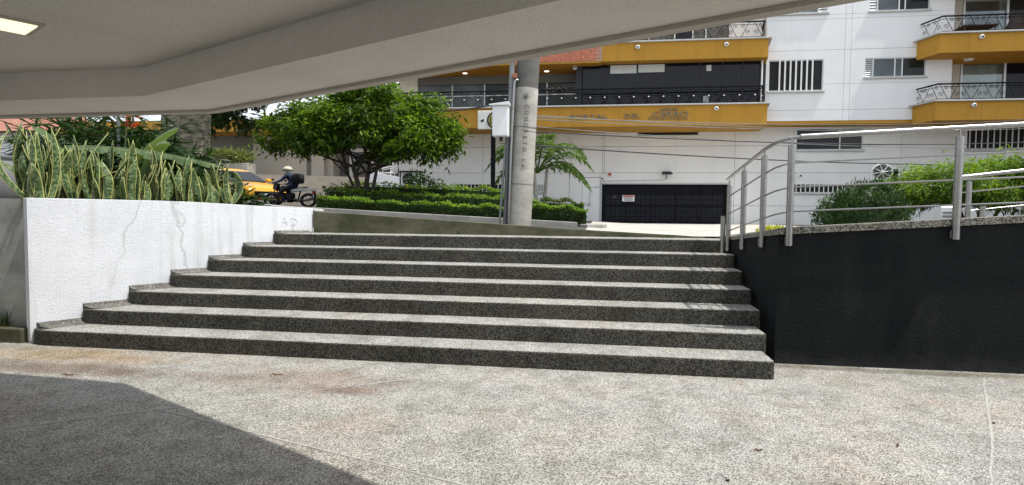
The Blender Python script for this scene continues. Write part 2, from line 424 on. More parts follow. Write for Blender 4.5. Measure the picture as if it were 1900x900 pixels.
def struct(name, mb, m, parent=None, smooth=False):
    o = mesh(name, mb, m, parent, smooth)
    if parent is None: o['kind'] = 'structure'
    return o
_fonts = []
def text_mesh(name, txt, size, depth, m, parent, loc, rot=(R(90), 0, 0), align='LEFT', sx=1.0):
    cu = bpy.data.curves.new(name, 'FONT'); cu.body = txt; cu.size = size; cu.extrude = depth; cu.align_x = align
    cu.resolution_u = 3
    tmp = bpy.data.objects.new('t', cu); COL.objects.link(tmp)
    dg = bpy.context.evaluated_depsgraph_get(); dg.update()
    me = bpy.data.meshes.new_from_object(tmp.evaluated_get(dg))
    bpy.data.objects.remove(tmp)
    me.materials.clear()
    o = link(name, me, m, parent); L = wloc(parent) if parent else Vector((0, 0, 0))
    o.location = Vector(loc)-L; o.rotation_euler = rot; o.scale = (sx, 1, 1)
    return o

rng = np.random.default_rng(7)
def leaves(name, P, Nrm, L, W, m, parent, droop=.3, seed=1, fold=.25, shape='leaf'):
    """many leaf blades as one mesh: points P (n,3), outward directions Nrm (n,3), length L and width W arrays"""
    g = np.random.default_rng(seed); n = len(P)
    d = Nrm + g.normal(0, .45, (n, 3)); d[:, 2] -= droop; d /= np.linalg.norm(d, axis=1, keepdims=True)
    up = g.normal(0, .5, (n, 3)); up[:, 2] += 1.0
    sd = np.cross(d, up); sd /= np.linalg.norm(sd, axis=1, keepdims=True)+1e-9
    nn = np.cross(sd, d)
    L = np.broadcast_to(L, (n,))[:, None]*g.uniform(.65, 1.25, (n, 1)); W = np.broadcast_to(W, (n,))[:, None]*g.uniform(.7, 1.2, (n, 1))
    base = P; mid = P + d*L*.5; tip = P + d*L - nn*L*.15
    a = mid + sd*W*.5 - nn*W*fold; b = mid - sd*W*.5 - nn*W*fold
    V = np.stack([base, a, tip, b], 1).reshape(-1, 3)
    if parent is not None: V = V - np.array(wloc(parent))
    F = np.arange(n*4).reshape(-1, 4)
    me = bpy.data.meshes.new(name); me.from_pydata(V.tolist(), [], F.tolist()); me.update()
    return link(name, me, m, parent)
def lobes_points(lobes, n, g, shell=.55):
    """points in the outer part of a union of ellipsoids (x,y,z,rx,ry,rz), with outward normals"""
    vol = np.array([l[3]*l[4]*l[5] for l in lobes])**.7; k = g.choice(len(lobes), n, p=vol/vol.sum())
    u = g.normal(size=(n, 3)); u /= np.linalg.norm(u, axis=1, keepdims=True)
    rad = shell + (1.08-shell)*g.random(n)**.7
    Lb = np.array(lobes)[k]
    lump = 1+.12*np.sin(u[:, 0]*7+k)*np.cos(u[:, 1]*6+k*2)
    return Lb[:, :3]+u*Lb[:, 3:]*(rad*lump)[:, None], u
def clusters(P, U, per, spread, g):
    n = len(P); Q = np.repeat(P, per, 0)+g.normal(0, spread, (n*per, 3)); D = np.repeat(U, per, 0)*.5
    a = g.random(n*per)*2*np.pi; D[:, 0] += np.cos(a); D[:, 1] += np.sin(a); return Q, D

# ================================================================== SETTING
def terrain_z(x, y):
    return 1.25 + .045*(1.15-max(x, -22)) if x < 1.15 else 1.25
RZ, TR, Y1 = .1748, .4437, 5.877
def xw(y): return -6.5+(y-5.95)*1.6/2.9                     # stair-side face of the white wall
# --- plaza with pale mortar joints
m = MB(); m.box(-60, 60, -60, 9.4, -.3, 0); plaza = struct('plaza', m, 'plaza')
def strip(pts, wd, z, name='joint', mt='joint_pale'):
    mb = MB(); P = [Vector(p) for p in pts]
    for i, p in enumerate(P):
        t = (P[min(i+1, len(P)-1)]-P[max(i-1, 0)]).normalized(); nrm = Vector((-t.y, t.x))
        ww = wd*random.uniform(.7, 1.3)
        mb.v += [(p.x+nrm.x*ww/2, p.y+nrm.y*ww/2, z), (p.x-nrm.x*ww/2, p.y-nrm.y*ww/2, z)]
        if i: k = len(mb.v); mb.f.append((k-4, k-3, k-1, k-2))
    o = mesh(name, mb, mt, plaza, fix=False)
    if o.data.polygons[0].normal.z < 0: o.data.flip_normals()
    return o
random.seed(3)
MAT['joint_pale'] = plain('pale_mortar_joint', (.355, .345, .32), .9, var=.25, scale=25)
def wig(a, b, n=14, amp=.012):
    a = Vector(a); b = Vector(b); return [a.lerp(b, i/n)+Vector((random.uniform(-amp, amp), random.uniform(-amp, amp))) for i in range(n+1)]
strip(wig((-.95, 5.86), (-3.35, 4.12)), .018, .0025); strip(wig((-3.35, 4.12), (-6.4, 2.0)), .018, .0025)
strip(wig((-3.35, 4.12), (1.2, 2.6)), .018, .0025)
strip(wig((.95, 5.72), (-.9, 3.6)), .015, .0025); strip(wig((3.75, 6.3), (2.75, 4.5), 14, .006), .018, .0025); strip(wig((2.75, 4.5), (1.6, 2.6), 14, .006), .015, .0025)

# --- staircase: seven steps that cove forward into the white wall
stairs = empty('staircase', (-2.3, 5.9, 0)); stairs['kind'] = 'structure'
XR = [1.70, 1.74, 1.79, 1.80, 1.80, 1.80, 1.80]
for i in range(7):
    y = Y1+TR*i; z1 = RZ*(i+1); z0 = RZ*i-.02
    yb = y+TR+.12 if i < 6 else 9.25
    p0 = Vector((xw(y)+.46, y)); p1 = Vector((xw(y)+.24, y)); p2 = Vector((xw(y)+.08, y+.01)); p3 = Vector((xw(y+.09)+.0, y+.09))
    arc = [p0*(1-t)**3+p1*3*t*(1-t)**2+p2*3*t*t*(1-t)+p3*t**3 for t in [k/8 for k in range(9)]]
    if i == 0: arc = [Vector((-6.15+.0*t, y))*(1-t)**2+Vector((-6.46, y))*2*t*(1-t)+Vector((-6.50, 6.02))*t*t for t in [k/8 for k in range(9)]]
    poly = ([(xw(y+.10)-.05, y+.10)] if i else [(-6.54, 6.06)]) + [tuple(q) for q in reversed(arc)]
    nseg = 16; x0 = arc[0].x
    xs = [x0+(XR[i]-.06-x0)*k/nseg for k in range(1, nseg)]
    poly += [(x, y+.004*math.sin(x*3.1+i)+random.uniform(-.002, .002)) for x in xs]
    poly += [(XR[i]-.04, y), (XR[i]-.008, y+.012), (XR[i], y+.045), (XR[i], yb), (xw(yb)-.04, yb)]
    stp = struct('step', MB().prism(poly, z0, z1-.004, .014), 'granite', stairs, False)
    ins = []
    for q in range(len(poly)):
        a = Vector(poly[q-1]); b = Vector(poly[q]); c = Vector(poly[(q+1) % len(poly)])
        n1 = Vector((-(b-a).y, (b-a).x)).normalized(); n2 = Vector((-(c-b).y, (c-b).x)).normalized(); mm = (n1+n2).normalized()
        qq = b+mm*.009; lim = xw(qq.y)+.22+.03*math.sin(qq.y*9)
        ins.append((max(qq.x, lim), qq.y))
    struct('tread', MB().prism(ins, z1-.012, z1, .003), 'granite_lit', stp)['label'] = 'pale tread surface with sunlight put into its colour'
    # coved skirting against the wall above each tread
    ya, ybk = (y+.08 if i else 6.0), y+TR+.10
    if i == 6: ybk = 9.15
    sk = MB(); rings = []
    for yy in (ya, ybk):
        xx = xw(yy); rings.append([(xx-.03, yy, z1-.01), (xx+.22, yy, z1-.002), (xx+.11, yy, z1+.008), (xx+.045, yy, z1+.026), (xx+.012, yy, z1+.06), (xx-.03, yy, z1+.06)])
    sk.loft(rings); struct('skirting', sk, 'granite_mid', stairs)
# --- white planter wall beside the stairs
A = Vector((-6.5, 5.95)); B = Vector((-4.66, 9.22)); dW = (B-A).normalized(); nW = Vector((dW.y, -dW.x))
wall = empty('planter_wall', (-5.6, 7.6, 0), 'rough white stucco planter wall stepping up beside the left end of the stairs', 'wall')
nv = 9; pts = [A.lerp(B, k/(nv-1)) for k in range(nv)]
tops = [1.69+(1.61-1.69)*max(0, (k/(nv-1)-.45)/.55) for k in range(nv)]
poly = [tuple(p) for p in pts] + [tuple(p-nW*.14) for p in reversed(pts)]
mesh('stucco_face', MB().prism(poly, -.05, tops+tops[::-1], .006), 'white_stucco', wall)
m = MB(); m.box(-14, -6.53, 6.13, 6.3, -.05, 1.685); mesh('end_face', m, 'greyconc', wall)
m = MB(); P = A.lerp(B, .86)+nW*.002
def on_wall(t, z, off=.003): q = A.lerp(B, t)+nW*off; return (q.x, q.y, z)
g = MB()
for seg in ([(.845, 1.33), (.86, 1.46), (.862, 1.46), (.875, 1.34)], [(.85, 1.385), (.878, 1.40)], [(.893, 1.46), (.895, 1.345), (.893, 1.46), (.915, 1.445), (.924, 1.40), (.912, 1.352), (.895, 1.345)]):
    g.tube([on_wall(t, z) for t, z in seg], .0022, 4)
mesh('graffiti', g, 'pencil', wall)
# low kerb bed with grass at far left
bed = empty('kerb_bed', (-7.2, 6.0, 0), 'low concrete kerb bed at the foot of the grey wall end', 'planter')
mesh('kerb', MB().bbox(-12, -6.6, 5.93, 6.03, -.02, .17, .012), 'mossy', bed)
mesh('soil', MB().box(-12, -6.6, 6.03, 6.128, -.02, .13), 'soil', bed)
g_ = np.random.default_rng(5); n = 260
P = np.stack([g_.uniform(-7.6, -6.95, n), g_.uniform(6.05, 6.11, n), np.full(n, .12)], 1); D = g_.normal(0, .35, (n, 3)); D[:, 2] = 1
gr = leaves('grass_tuft', P, D, .30, .012, 'grass', None, .1, 3)
tag(gr, 'small tuft of green grass in the kerb bed at the far left edge', 'grass', kind='stuff')
# planter soil behind wall
m = MB(); q = [tuple(A-nW*.13), tuple(B-nW*.13), (-5.2, 9.6), (-14, 9.6), (-14, 6.3), (-6.6, 6.3)]
m.prism(q, 1.3, 1.60); struct('planter_soil', m, 'soil')
# --- dark wall with pebble coping (ramp) on the right
dark = empty('dark_wall', (1.9, 6.55, 0), 'black stucco ramp wall with pebble coping right of the stairs', 'wall')
def ztop(x): return 1.365+(x-1.88)*.066
m = MB(); poly = [(1.88, 6.55), (9, 6.55), (9, 6.78), (2.1, 6.78), (2.03, 9.2), (1.805, 9.2), (1.812, 8.5)]
m.prism(poly, -.05, [ztop(1.88), ztop(9), ztop(9), ztop(2.1), 1.22, 1.20, 1.225]); mesh('stucco_face', m, 'black_stucco', dark)
m = MB(); m.prism([(1.86, 6.525), (9, 6.525), (9, 6.80), (2.12, 6.80)], [ztop(1.88)+.002, ztop(9)+.002, ztop(9)+.002, ztop(2.1)+.002], [ztop(1.88)+.072, ztop(9)+.072, ztop(9)+.072, ztop(2.1)+.072], .008); mesh('coping', m, 'coping', dark)
m = MB(); m.prism([(1.86, 6.53), (2.12, 6.803), (2.06, 9.18), (1.785, 9.18), (1.80, 8.5)], [ztop(1.88), ztop(2.1)+.002, 1.223, 1.223, 1.228], [ztop(1.88)+.066, ztop(2.1)+.066, 1.262, 1.258, 1.272], .006); mesh('coping', m, 'coping', dark)
m = MB(); m.prism([(2.12, 6.79), (9, 6.79), (9, 8.6), (2.06, 8.6)], .9, [1.35, 1.35+6.9*.066, 1.35+6.9*.066, 1.30]); struct('ramp', m, 'concrete')
m = MB(); m.prism([(2.06, 8.6), (30, 8.6), (30, 9.3), (2.06, 9.3)], .9, [1.28, 1.35, 1.3, 1.26]); struct('garden_ground', m, 'soil')
# --- retaining wall behind the landing
ret = empty('retaining_wall', (-2, 9.2, 1.2), 'mossy dark concrete retaining wall behind the top step', 'wall')
xs = [-4.64+(1.6+4.64)*k/12 for k in range(13)]
mesh('concrete_face', MB().prism([(x, 9.2) for x in xs]+[(x, 9.42) for x in reversed(xs)], 1.0, [max(1.245, 1.575-(x+4.64)*.0565) for x in xs]+[max(1.245, 1.575-(x+4.64)*.0565) for x in reversed(xs)], .008), 'mossy', ret)
g_ = np.random.default_rng(11); n = 160
cx = g_.choice([-4.2, -2.2, -.8, -.72, .1, 1.0, 1.05], n); P = np.stack([cx+g_.normal(0, .05, n), 9.17+g_.normal(0, .012, n), np.full(n, 1.222)], 1); D = g_.normal(0, .6, (n, 3)); D[:, 2] = .8
tag(leaves('weed_tuft', P, D, .05, .016, 'leaf_hedge', None, .0, 4), 'small weeds growing along the foot of the mossy retaining wall', 'weeds', kind='stuff')
# --- terrain behind the wall, driveway, road, kerbs
def sheet(x0, x1, y0, y1, nx, ny, dz, fn=terrain_z):
    mb = MB()
    for j in range(ny+1):
        for i in range(nx+1):
            x = x0+(x1-x0)*i/nx; y = y0+(y1-y0)*j/ny; mb.v.append((x, y, fn(x, y)+dz))
    for j in range(ny):
        for i in range(nx):
            a = j*(nx+1)+i; mb.f.append((a, a+1, a+nx+2, a+nx+1))
    return mb
struct('ground', sheet(-200, 200, 9.4, 400, 80, 30, -.20, lambda x, y: terrain_z(x, y)), 'soil')
struct('road', sheet(-60, -.2, 9.42, 11.85, 60, 2, .0), 'asphalt')
struct('side_street', sheet(-60, -6.4, 11.85, 22.7, 50, 4, .0), 'asphalt')
struct('driveway', sheet(-.2, 6.9, 9.25, 24.98, 12, 8, -.001), 'drive')
struct('bed_soil', sheet(-6.4, -.2, 11.9, 25.1, 12, 6, .0), 'soil'); struct('garden_soil', sheet(6.9, 40, 9.3, 25.1, 6, 4, .0), 'soil')
kb = MB(); kx = [-6.3+(5.9)*k/10 for k in range(11)]
kb.prism([(x, 11.86) for x in kx]+[(x, 12.0) for x in reversed(kx)], [terrain_z(x, 0)-.1 for x in kx]+[terrain_z(x, 0)-.1 for x in reversed(kx)], [terrain_z(x, 0)+.09 for x in kx]+[terrain_z(x, 0)+.09 for x in reversed(kx)], .012)
tag(mesh('garden_kerb', kb, 'concrete'), 'grey concrete kerb along the foot of the front hedge', 'kerb')
kb = MB(); kx = [-9.2, -8.2, -7.2, -6.3, -5.6, -4.72]; kz = [1.93, 1.86, 1.79, 1.735, 1.68, 1.615]
kb.prism([(x, 9.43) for x in kx]+[(x, 9.75) for x in reversed(kx)], 1.3, kz+kz[::-1], .03)
tag(mesh('street_kerb', kb, 'greyconc'), 'sloping grey kerb behind the end of the white wall', 'kerb')
kb = MB(); kb.prism([(-.45, 12.3), (-.2, 11.9), (.1, 12.0), (.2, 12.6), (-.2, 13.6), (-.45, 13.6)], 1.1, 1.37, .02)
tag(mesh('bed_edging', kb, 'concrete'), 'pinkish stone edging at the right end of the hedge bed', 'kerb')

# --- canopy overhead (beam round a ceiling)
can = empty('canopy', (-3, 2, 2.38)); can['kind'] = 'structure'
ZB, ZC = 2.38, 2.585
oL, oK, oE = Vector((-16, 5.16)), Vector((-3.11, 4.50)), Vector((-3.11, 4.50))+Vector((3.97, -2.05))*2.6
iL, iK, iE = Vector((-16, 4.50)), Vector((-3.25, 3.89)), Vector((-3.25, 3.89))+Vector((3.095, -1.56))*3.3
struct('beam', MB().prism([tuple(iL), tuple(iK), tuple(oK), tuple(oL)], ZB, 3.1), 'soffit', can)
struct('beam', MB().prism([tuple(iK), tuple(iE), tuple(oE), tuple(oK)], ZB, 3.1), 'soffit', can)
struct('ceiling', MB().prism([(-16, -14), (iE.x-.02, -14), tuple(iE+Vector((0, .02))), tuple(iK+Vector((0, .02))), (-16, 4.52)], ZC, 3.05), 'soffit', can)
def off(p, d): return Vector(p)+Vector(d)
d1 = Vector((0.05, .99)); d2 = Vector((.46, .888))
dk = Vector((.26, .965))*1.02
struct('drip_edge', MB().prism([tuple(oL-d1*.055), tuple(oK-dk*.055), tuple(oK+dk*.012), tuple(oL+d1*.012)], ZB-.022, ZB+.05), 'beam_paint', can)
struct('drip_edge', MB().prism([tuple(oK-dk*.055), tuple(oE-d2*.055), tuple(oE+d2*.012), tuple(oK+dk*.012)], ZB-.022, ZB+.05), 'beam_paint', can)
lamp = empty('ceiling_light', (-2.6, 1.7, ZC), 'lit rectangular ceiling light recessed in the soffit at upper left', 'ceiling light')
C0 = Vector((-3.10, 2.93)); eL = Vector((-.50, -.866)); eW = Vector((-.866, .50))
def quad(c, l0, l1, w0, w1): return [tuple(c+eL*a+eW*b) for a, b in ((l0, w0), (l0, w1), (l1, w1), (l1, w0))]
mesh('frame', MB().prism(quad(C0, -.03, 1.25, -.03, .28), ZC-.012, ZC+.01), 'beam_paint', lamp)
mesh('diffuser', MB().prism(quad(C0, 0, 1.22, 0, .25), ZC-.018, ZC-.004), 'lamp', lamp)

# ================================================================== APARTMENT BUILDING
apt = empty('apartment_building', (3, 24, 1.1), 'white apartment building with ochre balcony bands and dark garage door', 'building')
def sub_rects(x0, x1, z0, z1, holes):
    rects = [(x0, x1, z0, z1)]
    for h in holes:
        nxt = []
        for a in rects:
            ix0, ix1, iz0, iz1 = max(a[0], h[0]), min(a[1], h[1]), max(a[2], h[2]), min(a[3], h[3])
            if ix0 >= ix1-1e-4 or iz0 >= iz1-1e-4: nxt.append(a); continue
            if a[0] < ix0: nxt.append((a[0], ix0, a[2], a[3]))
            if ix1 < a[1]: nxt.append((ix1, a[1], a[2], a[3]))
            if a[2] < iz0: nxt.append((ix0, ix1, a[2], iz0))
            if iz1 < a[3]: nxt.append((ix0, ix1, iz1, a[3]))
        rects = nxt
    return rects
def panelled(xs, zs, y, th, holes, mt, gap=.014, rough=True):
    for i in range(len(xs)-1):
        for j in range(len(zs)-1):
            rs = sub_rects(xs[i]+gap/2, xs[i+1]-gap/2, zs[j]+gap/2, zs[j+1]-gap/2, holes)
            if not rs: continue
            mb = MB(); dy = random.uniform(0, .004)
            for r in rs: mb.box(r[0], r[1], y+dy, y+th, r[2], r[3])
            mesh('wall_panel', mb, mt, apt)
random.seed(12)
# ground floor wall (y = 25) -----------------------------------------
GAR = (.16, 5.20, 1.0, 2.85); DOOR = (-.66, .10, 1.2, 3.14)
W1 = (1.55, 4.01, 4.83, 5.11); W2 = (7.75, 10.22, 4.22, 5.07); W3 = (13.9, 18.5, 4.2, 5.07)
V1 = (-6.16, -3.97, 2.52, 2.84); V2 = (-2.82, -2.20, 2.52, 2.84); V3 = (7.72, 9.6, 2.54, 2.87); V1b = (-3.9, -2.86, 2.52, 2.84)
holes = [GAR, DOOR, W1, W2, W3, V1, V2, V3, V1b]
panelled([-8.63, -4.9, -1.2, .16, .24+.0, 5.43, 7.65, 11.62, 13.8, 18.6], [1.0, 2.0, 3.32, 4.4, 5.2], 25.0, .2, holes, 'white_shaded')
mesh('wall_core', MB().box(-8.6, 18.6, 25.12, 34, .8, 12.2), 'joint', apt)
for y_, a in ((24.32, (.0, 12.86, 5.3, 12.1)),):
    mesh('wall_core', MB().box(6.3, 12.84, 24.33, 25.11, 5.25, 12.2), 'joint', apt)
# garage door: recessed dark panel with rows of square grille cells
gd = empty('garage_door', (2.6, 25.1, 1.1), parent=None); gd.parent = apt; gd.location = Vector((2.7, 25.1, 1.1))-apt.location
mesh('door_leaf', MB().box(.16, 5.20, 25.095, 25.118, .95, 2.86), 'black_metal', gd)
fr = MB(); fr.box(.10, .16, 24.97, 25.1, 1.15, 2.91); fr.box(5.20, 5.27, 24.97, 25.1, 1.15, 2.91); fr.box(.16, 5.20, 24.97, 25.1, 2.85, 2.91); mesh('door_frame', fr, 'cap', gd)
cellme = None
for r_i, zz in enumerate((1.42, 1.62, 1.82, 2.12, 2.32)):
    for k in range(23):
        x = .42+k*.205
        if 1.0 < x+.05 < 1.55 and zz > 2.0: continue
        if cellme is None:
            mb = MB(); s_ = .075
            mb.box(-s_, s_, -.012, 0, -s_, -s_+.02); mb.box(-s_, s_, -.012, 0, s_-.02, s_); mb.box(-s_, -s_+.02, -.012, 0, -s_+.02, s_-.02); mb.box(s_-.02, s_, -.012, 0, -s_+.02, s_-.02); mb.box(-.02, .02, -.016, 0, -.02, .02)
            o = mesh('grille_cell', mb, 'dark_metal', gd, local=True); cellme = o
        else: o = copy_of(cellme, gd)
        o.location = Vector((x, 25.094, zz))-wloc(gd)
for k in range(6):
    mesh('rib', MB().box(.2+k*.98, .225+k*.98, 25.07, 25.094, 1.0, 2.83), 'black_metal', gd)
sg = empty('notice_board', (1.25, 25.05, 2.14), 'small white notice with red heading hung on the dark garage door', 'sign')
mesh('board', MB().box(1.0, 1.5, 25.045, 25.06, 2.14, 2.40), 'sign_white', sg)
mesh('heading', MB().box(1.03, 1.47, 25.04, 25.045, 2.335, 2.385), 'red', sg)
for k in range(4): mesh('text_line', MB().box(1.05+.02*k, 1.45-.03*(k % 2), 25.041, 25.045, 2.295-k*.042, 2.31-k*.042), 'ink', sg)
text_mesh('house_number', '15', .14, .004, 'galv', gd, (.62, 25.085, 2.28))
# side door, alarm, lamp, camera on the wall
sd = empty('side_door', (-.28, 25, 1.2)); sd.parent = apt; sd.location = Vector((-.28, 25, 1.2))-apt.location
mesh('leaf', MB().box(-.65, .09, 25.03, 25.07, 1.2, 3.12), 'white_paint', sd)
mesh('handle', MB().box(-.62, -.58, 25.0, 25.03, 1.95, 2.03), 'black_metal', sd)
mesh('frame_line', MB().box(-.66, -.645, 25.01, 25.05, 1.2, 3.13), 'joint', sd)
fl = empty('floodlight', (2.75, 24.9, 3.1), 'dark floodlight on a short arm above the garage door', 'lamp')
mesh('hood', MB().prism([(2.53, 24.62), (2.97, 24.62), (2.92, 24.85), (2.58, 24.85)], 3.24, [3.28, 3.28, 3.37, 3.37], .01), 'dark_metal', fl)
mesh('arm', MB().tube([(2.75, 25.0, 3.08), (2.75, 24.9, 3.08), (2.75, 24.8, 3.26)], .02, 6), 'galv', fl)
al = empty('alarm_beacon', (.47, 24.95, 3.2), 'red alarm beacon on the wall left of the garage lamp', 'alarm')
mesh('dome', MB().lathe([(.06, 0), (.06, .05), (.045, .10), (.01, .12)], (.47, 24.9, 3.2), 10), 'red', al); mesh('bracket', MB().box(.44, .50, 24.88, 25.0, 3.16, 3.20), 'white_metal', al)
def cctv(x, y, z, label):
    e = empty('security_camera', (x, y, z), label, 'camera')
    mesh('housing', MB().bbox(x-.06, x+.06, y-.16, y+.04, z-.05, z+.05, .012), 'white_metal', e)
    mesh('lens', MB().lathe([(.035, 0), (.035, .012), (.02, .014)], (x, y-.16, z), 10, 'y'), 'black_metal', e)
    mesh('mount', MB().tube([(x, y+.02, z+.05), (x, y+.06, z+.13), (x, y+.2, z+.13)], .018, 6), 'white_metal', e)
cctv(.16, 24.8, 3.06, 'white security camera at the top corner beside the red alarm')
cctv(7.85, 24.8, 3.18, 'white security camera on the wall above the right basement vent')
cond = MB(); cond.tube([(.2, 24.985, 2.98), (1.4, 24.985, 3.0), (2.7, 24.985, 3.03)], .012, 5); cond.tube([(-.33, 24.985, 2.05), (-.33, 24.985, 2.72), (.05, 24.985, 2.74)], .012, 5)
mesh('wall_conduit', cond, 'joint', apt)
mesh('junction_box', MB().bbox(-.43, -.30, 24.95, 25.0, 1.97, 2.06, .01), 'joint', apt)
# windows -------------------------------------------------------------
def window(x0, x1, z0, z1, y, cols, sill=True, bars=0, louvre=0, pane='glass_black', fw=.035, depth=.09):
    w_ = empty('window', Vector(((x0+x1)/2, y, z0))-apt.location); w_.parent = apt
    fb = MB(); yy = y+.02
    fb.box(x0, x1, yy, yy+.06, z0, z0+fw); fb.box(x0, x1, yy, yy+.06, z1-fw, z1); fb.box(x0, x0+fw, yy, yy+.06, z0+fw, z1-fw); fb.box(x1-fw, x1, yy, yy+.06, z0+fw, z1-fw)
    mesh('frame', fb, 'aluminium', w_)
    edges = [x0+fw]+[x0+(x1-x0)*c for c in cols]+[x1-fw]
    for k in range(len(edges)-1):
        kind = pane[k % len(pane)] if isinstance(pane, (list, tuple)) else pane
        if kind == 'louvre':
            ns = 9
            for q in range(ns):
                zz = z0+fw+(z1-z0-2*fw)*(q+.5)/ns; hh = (z1-z0-2*fw)/ns
                mesh('slat', MB().add([(edges[k], yy+.0, zz-hh*.4), (edges[k+1], yy+.0, zz-hh*.4), (edges[k+1], yy+.04, zz+hh*.45), (edges[k], yy+.04, zz+hh*.45), (edges[k], yy+.008, zz-hh*.45), (edges[k+1], yy+.008, zz-hh*.45), (edges[k+1], yy+.048, zz+hh*.4), (edges[k], yy+.048, zz+hh*.4)], [(0, 1, 2, 3), (4, 7, 6, 5), (0, 4, 5, 1), (2, 6, 7, 3), (0, 3, 7, 4), (1, 5, 6, 2)]), 'aluminium', w_)
            mesh('backing', MB().box(edges[k], edges[k+1], yy+.06, yy+.07, z0+fw, z1-fw), 'ink', w_)
        else:
            mesh('pane', MB().box(edges[k]+.003, edges[k+1]-.003, yy+.03, yy+.04, z0+fw, z1-fw), kind, w_)
        if k: mesh('mullion', MB().box(edges[k]-.022, edges[k]+.022, yy-.005, yy+.055, z0+fw, z1-fw), 'aluminium', w_)
    for k in range(bars):
        xb = x0+(x1-x0)*(.2+.6*k/(bars-1)) if bars < 10 else x0+(x1-x0)*(k+.5)/bars
        mesh('bar', MB().box(xb-.028, xb+.028, yy-.05, yy-.02, z0+.01, z1-.01) if bars < 10 else MB().box(xb-.016, xb+.016, yy-.05, yy-.02, z0, z1), 'white_metal', w_)
    if sill: mesh('sill', MB().bbox(x0-.05, x1+.05, y-.10, y+.05, z0-.07, z0+.002, .008), 'cap', w_)
    return w_
window(*W1, 25.02, [], False, pane='ink')
window(*W2, 25.02, [.66], True, pane=['glass_black', 'glass_room'])
window(*W3, 25.02, [.5], True, bars=22, pane='ink')
for vv, nb in ((V1, 13), (V1b, 10), (V2, 10), (V3, 11)): window(*vv, 25.02, [], True, bars=nb, pane='ink', fw=.02)
# first-floor slab and ochre bands -------------------------------------
def balcony(poly, z0, z1, cap_over=.06, name='balcony_band', capz=.05, cap_poly=None):
    b = empty(name, Vector((poly[0][0], poly[0][1], z0))-apt.location); b.parent = apt
    mesh('parapet', MB().prism(poly, z0, z1), 'ochre', b)
    if cap_poly: mesh('cap', MB().prism(cap_poly, z1+.001, z1+capz, .008), 'cap', b)
    return b
b1 = balcony([(-9.2, 23.2), (6.14, 23.2), (6.30, 24.19), (6.30, 25.3), (-9.2, 25.3)], 4.97, 5.73, cap_poly=[(-9.25, 23.1), (6.22, 23.1), (6.42, 24.195), (6.2, 24.195), (6.0, 23.35), (-9.25, 23.35)])
mesh('overhang', MB().box(6.32, 12.9, 24.22, 25.0, 5.12, 5.26), 'ochre', apt)
b2 = balcony([(.06, 23.2), (6.12, 23.2), (6.30, 24.19), (6.30, 25.3), (.06, 25.3)], 7.44, 8.11, cap_poly=[(.06, 23.1), (6.22, 23.1), (6.42, 24.195), (6.2, 24.195), (6.0, 23.35), (.06, 23.35)])
b3 = balcony([(11.56, 24.19), (11.84, 23.2), (19, 23.2), (19, 25.3), (12.9, 25.3), (12.9, 24.19)], 5.05, 5.71, cap_poly=[(11.42, 24.195), (11.74, 23.1), (19, 23.1), (19, 23.35), (11.98, 23.35), (11.7, 24.195)])
b4 = balcony([(11.62, 24.19), (11.90, 23.2), (19, 23.2), (19, 25.3), (12.9, 25.3), (12.9, 24.19)], 7.42, 8.08, cap_poly=[(11.48, 24.195), (11.80, 23.1), (19, 23.1), (19, 23.35), (12.04, 23.35), (11.76, 24.195)])
b5 = balcony([(11.62, 24.19), (11.90, 23.2), (19, 23.2), (19, 25.3), (12.9, 25.3), (12.9, 24.19)], 9.95, 10.6)
mesh('ceiling_lamp', MB().lathe([(.16, 0), (.15, -.05), (.06, -.07)], (13.4, 24.2, 7.42), 14), 'white_metal', b4)
# brick parapet: every brick its own piece
bp = empty('brick_parapet', Vector((-4, 23.2, 7.47))-apt.location); bp.parent = apt
mesh('mortar_bed', MB().box(-9.2, .055, 23.206, 25.3, 7.46, 8.6), 'mortar', bp)
proto = None; cnt = 0
for rw in range(9):
    for k in range(20):
        x = -5.42+k*.285+(.1425 if rw % 2 else 0)
        if x+.14 > .05: continue
        if proto is None: proto = mesh('brick', MB().bbox(-.136, .136, -.012, .03, -.029, .029, .004), 'brick', bp, local=True); o = proto
        else: o = copy_of(proto, bp)
        o.location = Vector((x, 23.205+random.uniform(-.002, .002), 7.50+rw*.068))-wloc(bp); cnt += 1
mesh('soffit', MB().box(-9.2, .05, 23.22, 25.28, 7.40, 7.459), 'ochre', bp)
# first floor behind the ochre band ------------------------------------
mesh('wall_panel', MB().box(-8.6, -7.75, 24.9, 25.1, 5.74, 7.40), 'white_shaded', apt)
shop = empty('shopfront', Vector((-4, 24.9, 5.75))-apt.location); shop.parent = apt
mesh('lintel', MB().box(-7.75, -.92, 24.88, 25.1, 7.05, 7.40), 'greywall', shop)
for x0, x1, mt in ((-7.7, -6.25, 'glass_grey'), (-6.2, -4.85, 'glass_grey'), (-4.8, -3.45, 'glass_room'), (-3.4, -2.2, 'glass_room'), (-2.15, -.92, 'glass_room')):
    mesh('pane', MB().box(x0, x1, 24.95, 24.97, 5.76, 7.05), mt, shop)
    mesh('mullion', MB().box(x1, x1+.05, 24.9, 24.98, 5.76, 7.05), 'aluminium', shop)
mesh('transom', MB().box(-7.7, -.92, 24.9, 24.945, 6.55, 6.59), 'aluminium', shop)
mesh('wall_strip', MB().box(-7.7, -3.0, 24.86, 24.89, 5.95, 6.03), 'olive', shop)
text_mesh('letters', 'MAYZ', .30, .02, 'letter_metal', shop, (-2.25, 24.84, 6.66), sx=1.7)
for (x, y, z) in ((-5.55, 24.35, 7.398), (-2.15, 24.35, 7.398)):
    mesh('downlight', MB().lathe([(.10, 0), (.10, -.012)], (x, y, z), 12), 'spot', bp)
mesh('side_jamb', MB().box(-.93, -.70, 23.7, 25.1, 5.74, 7.42), 'dark_metal', apt)
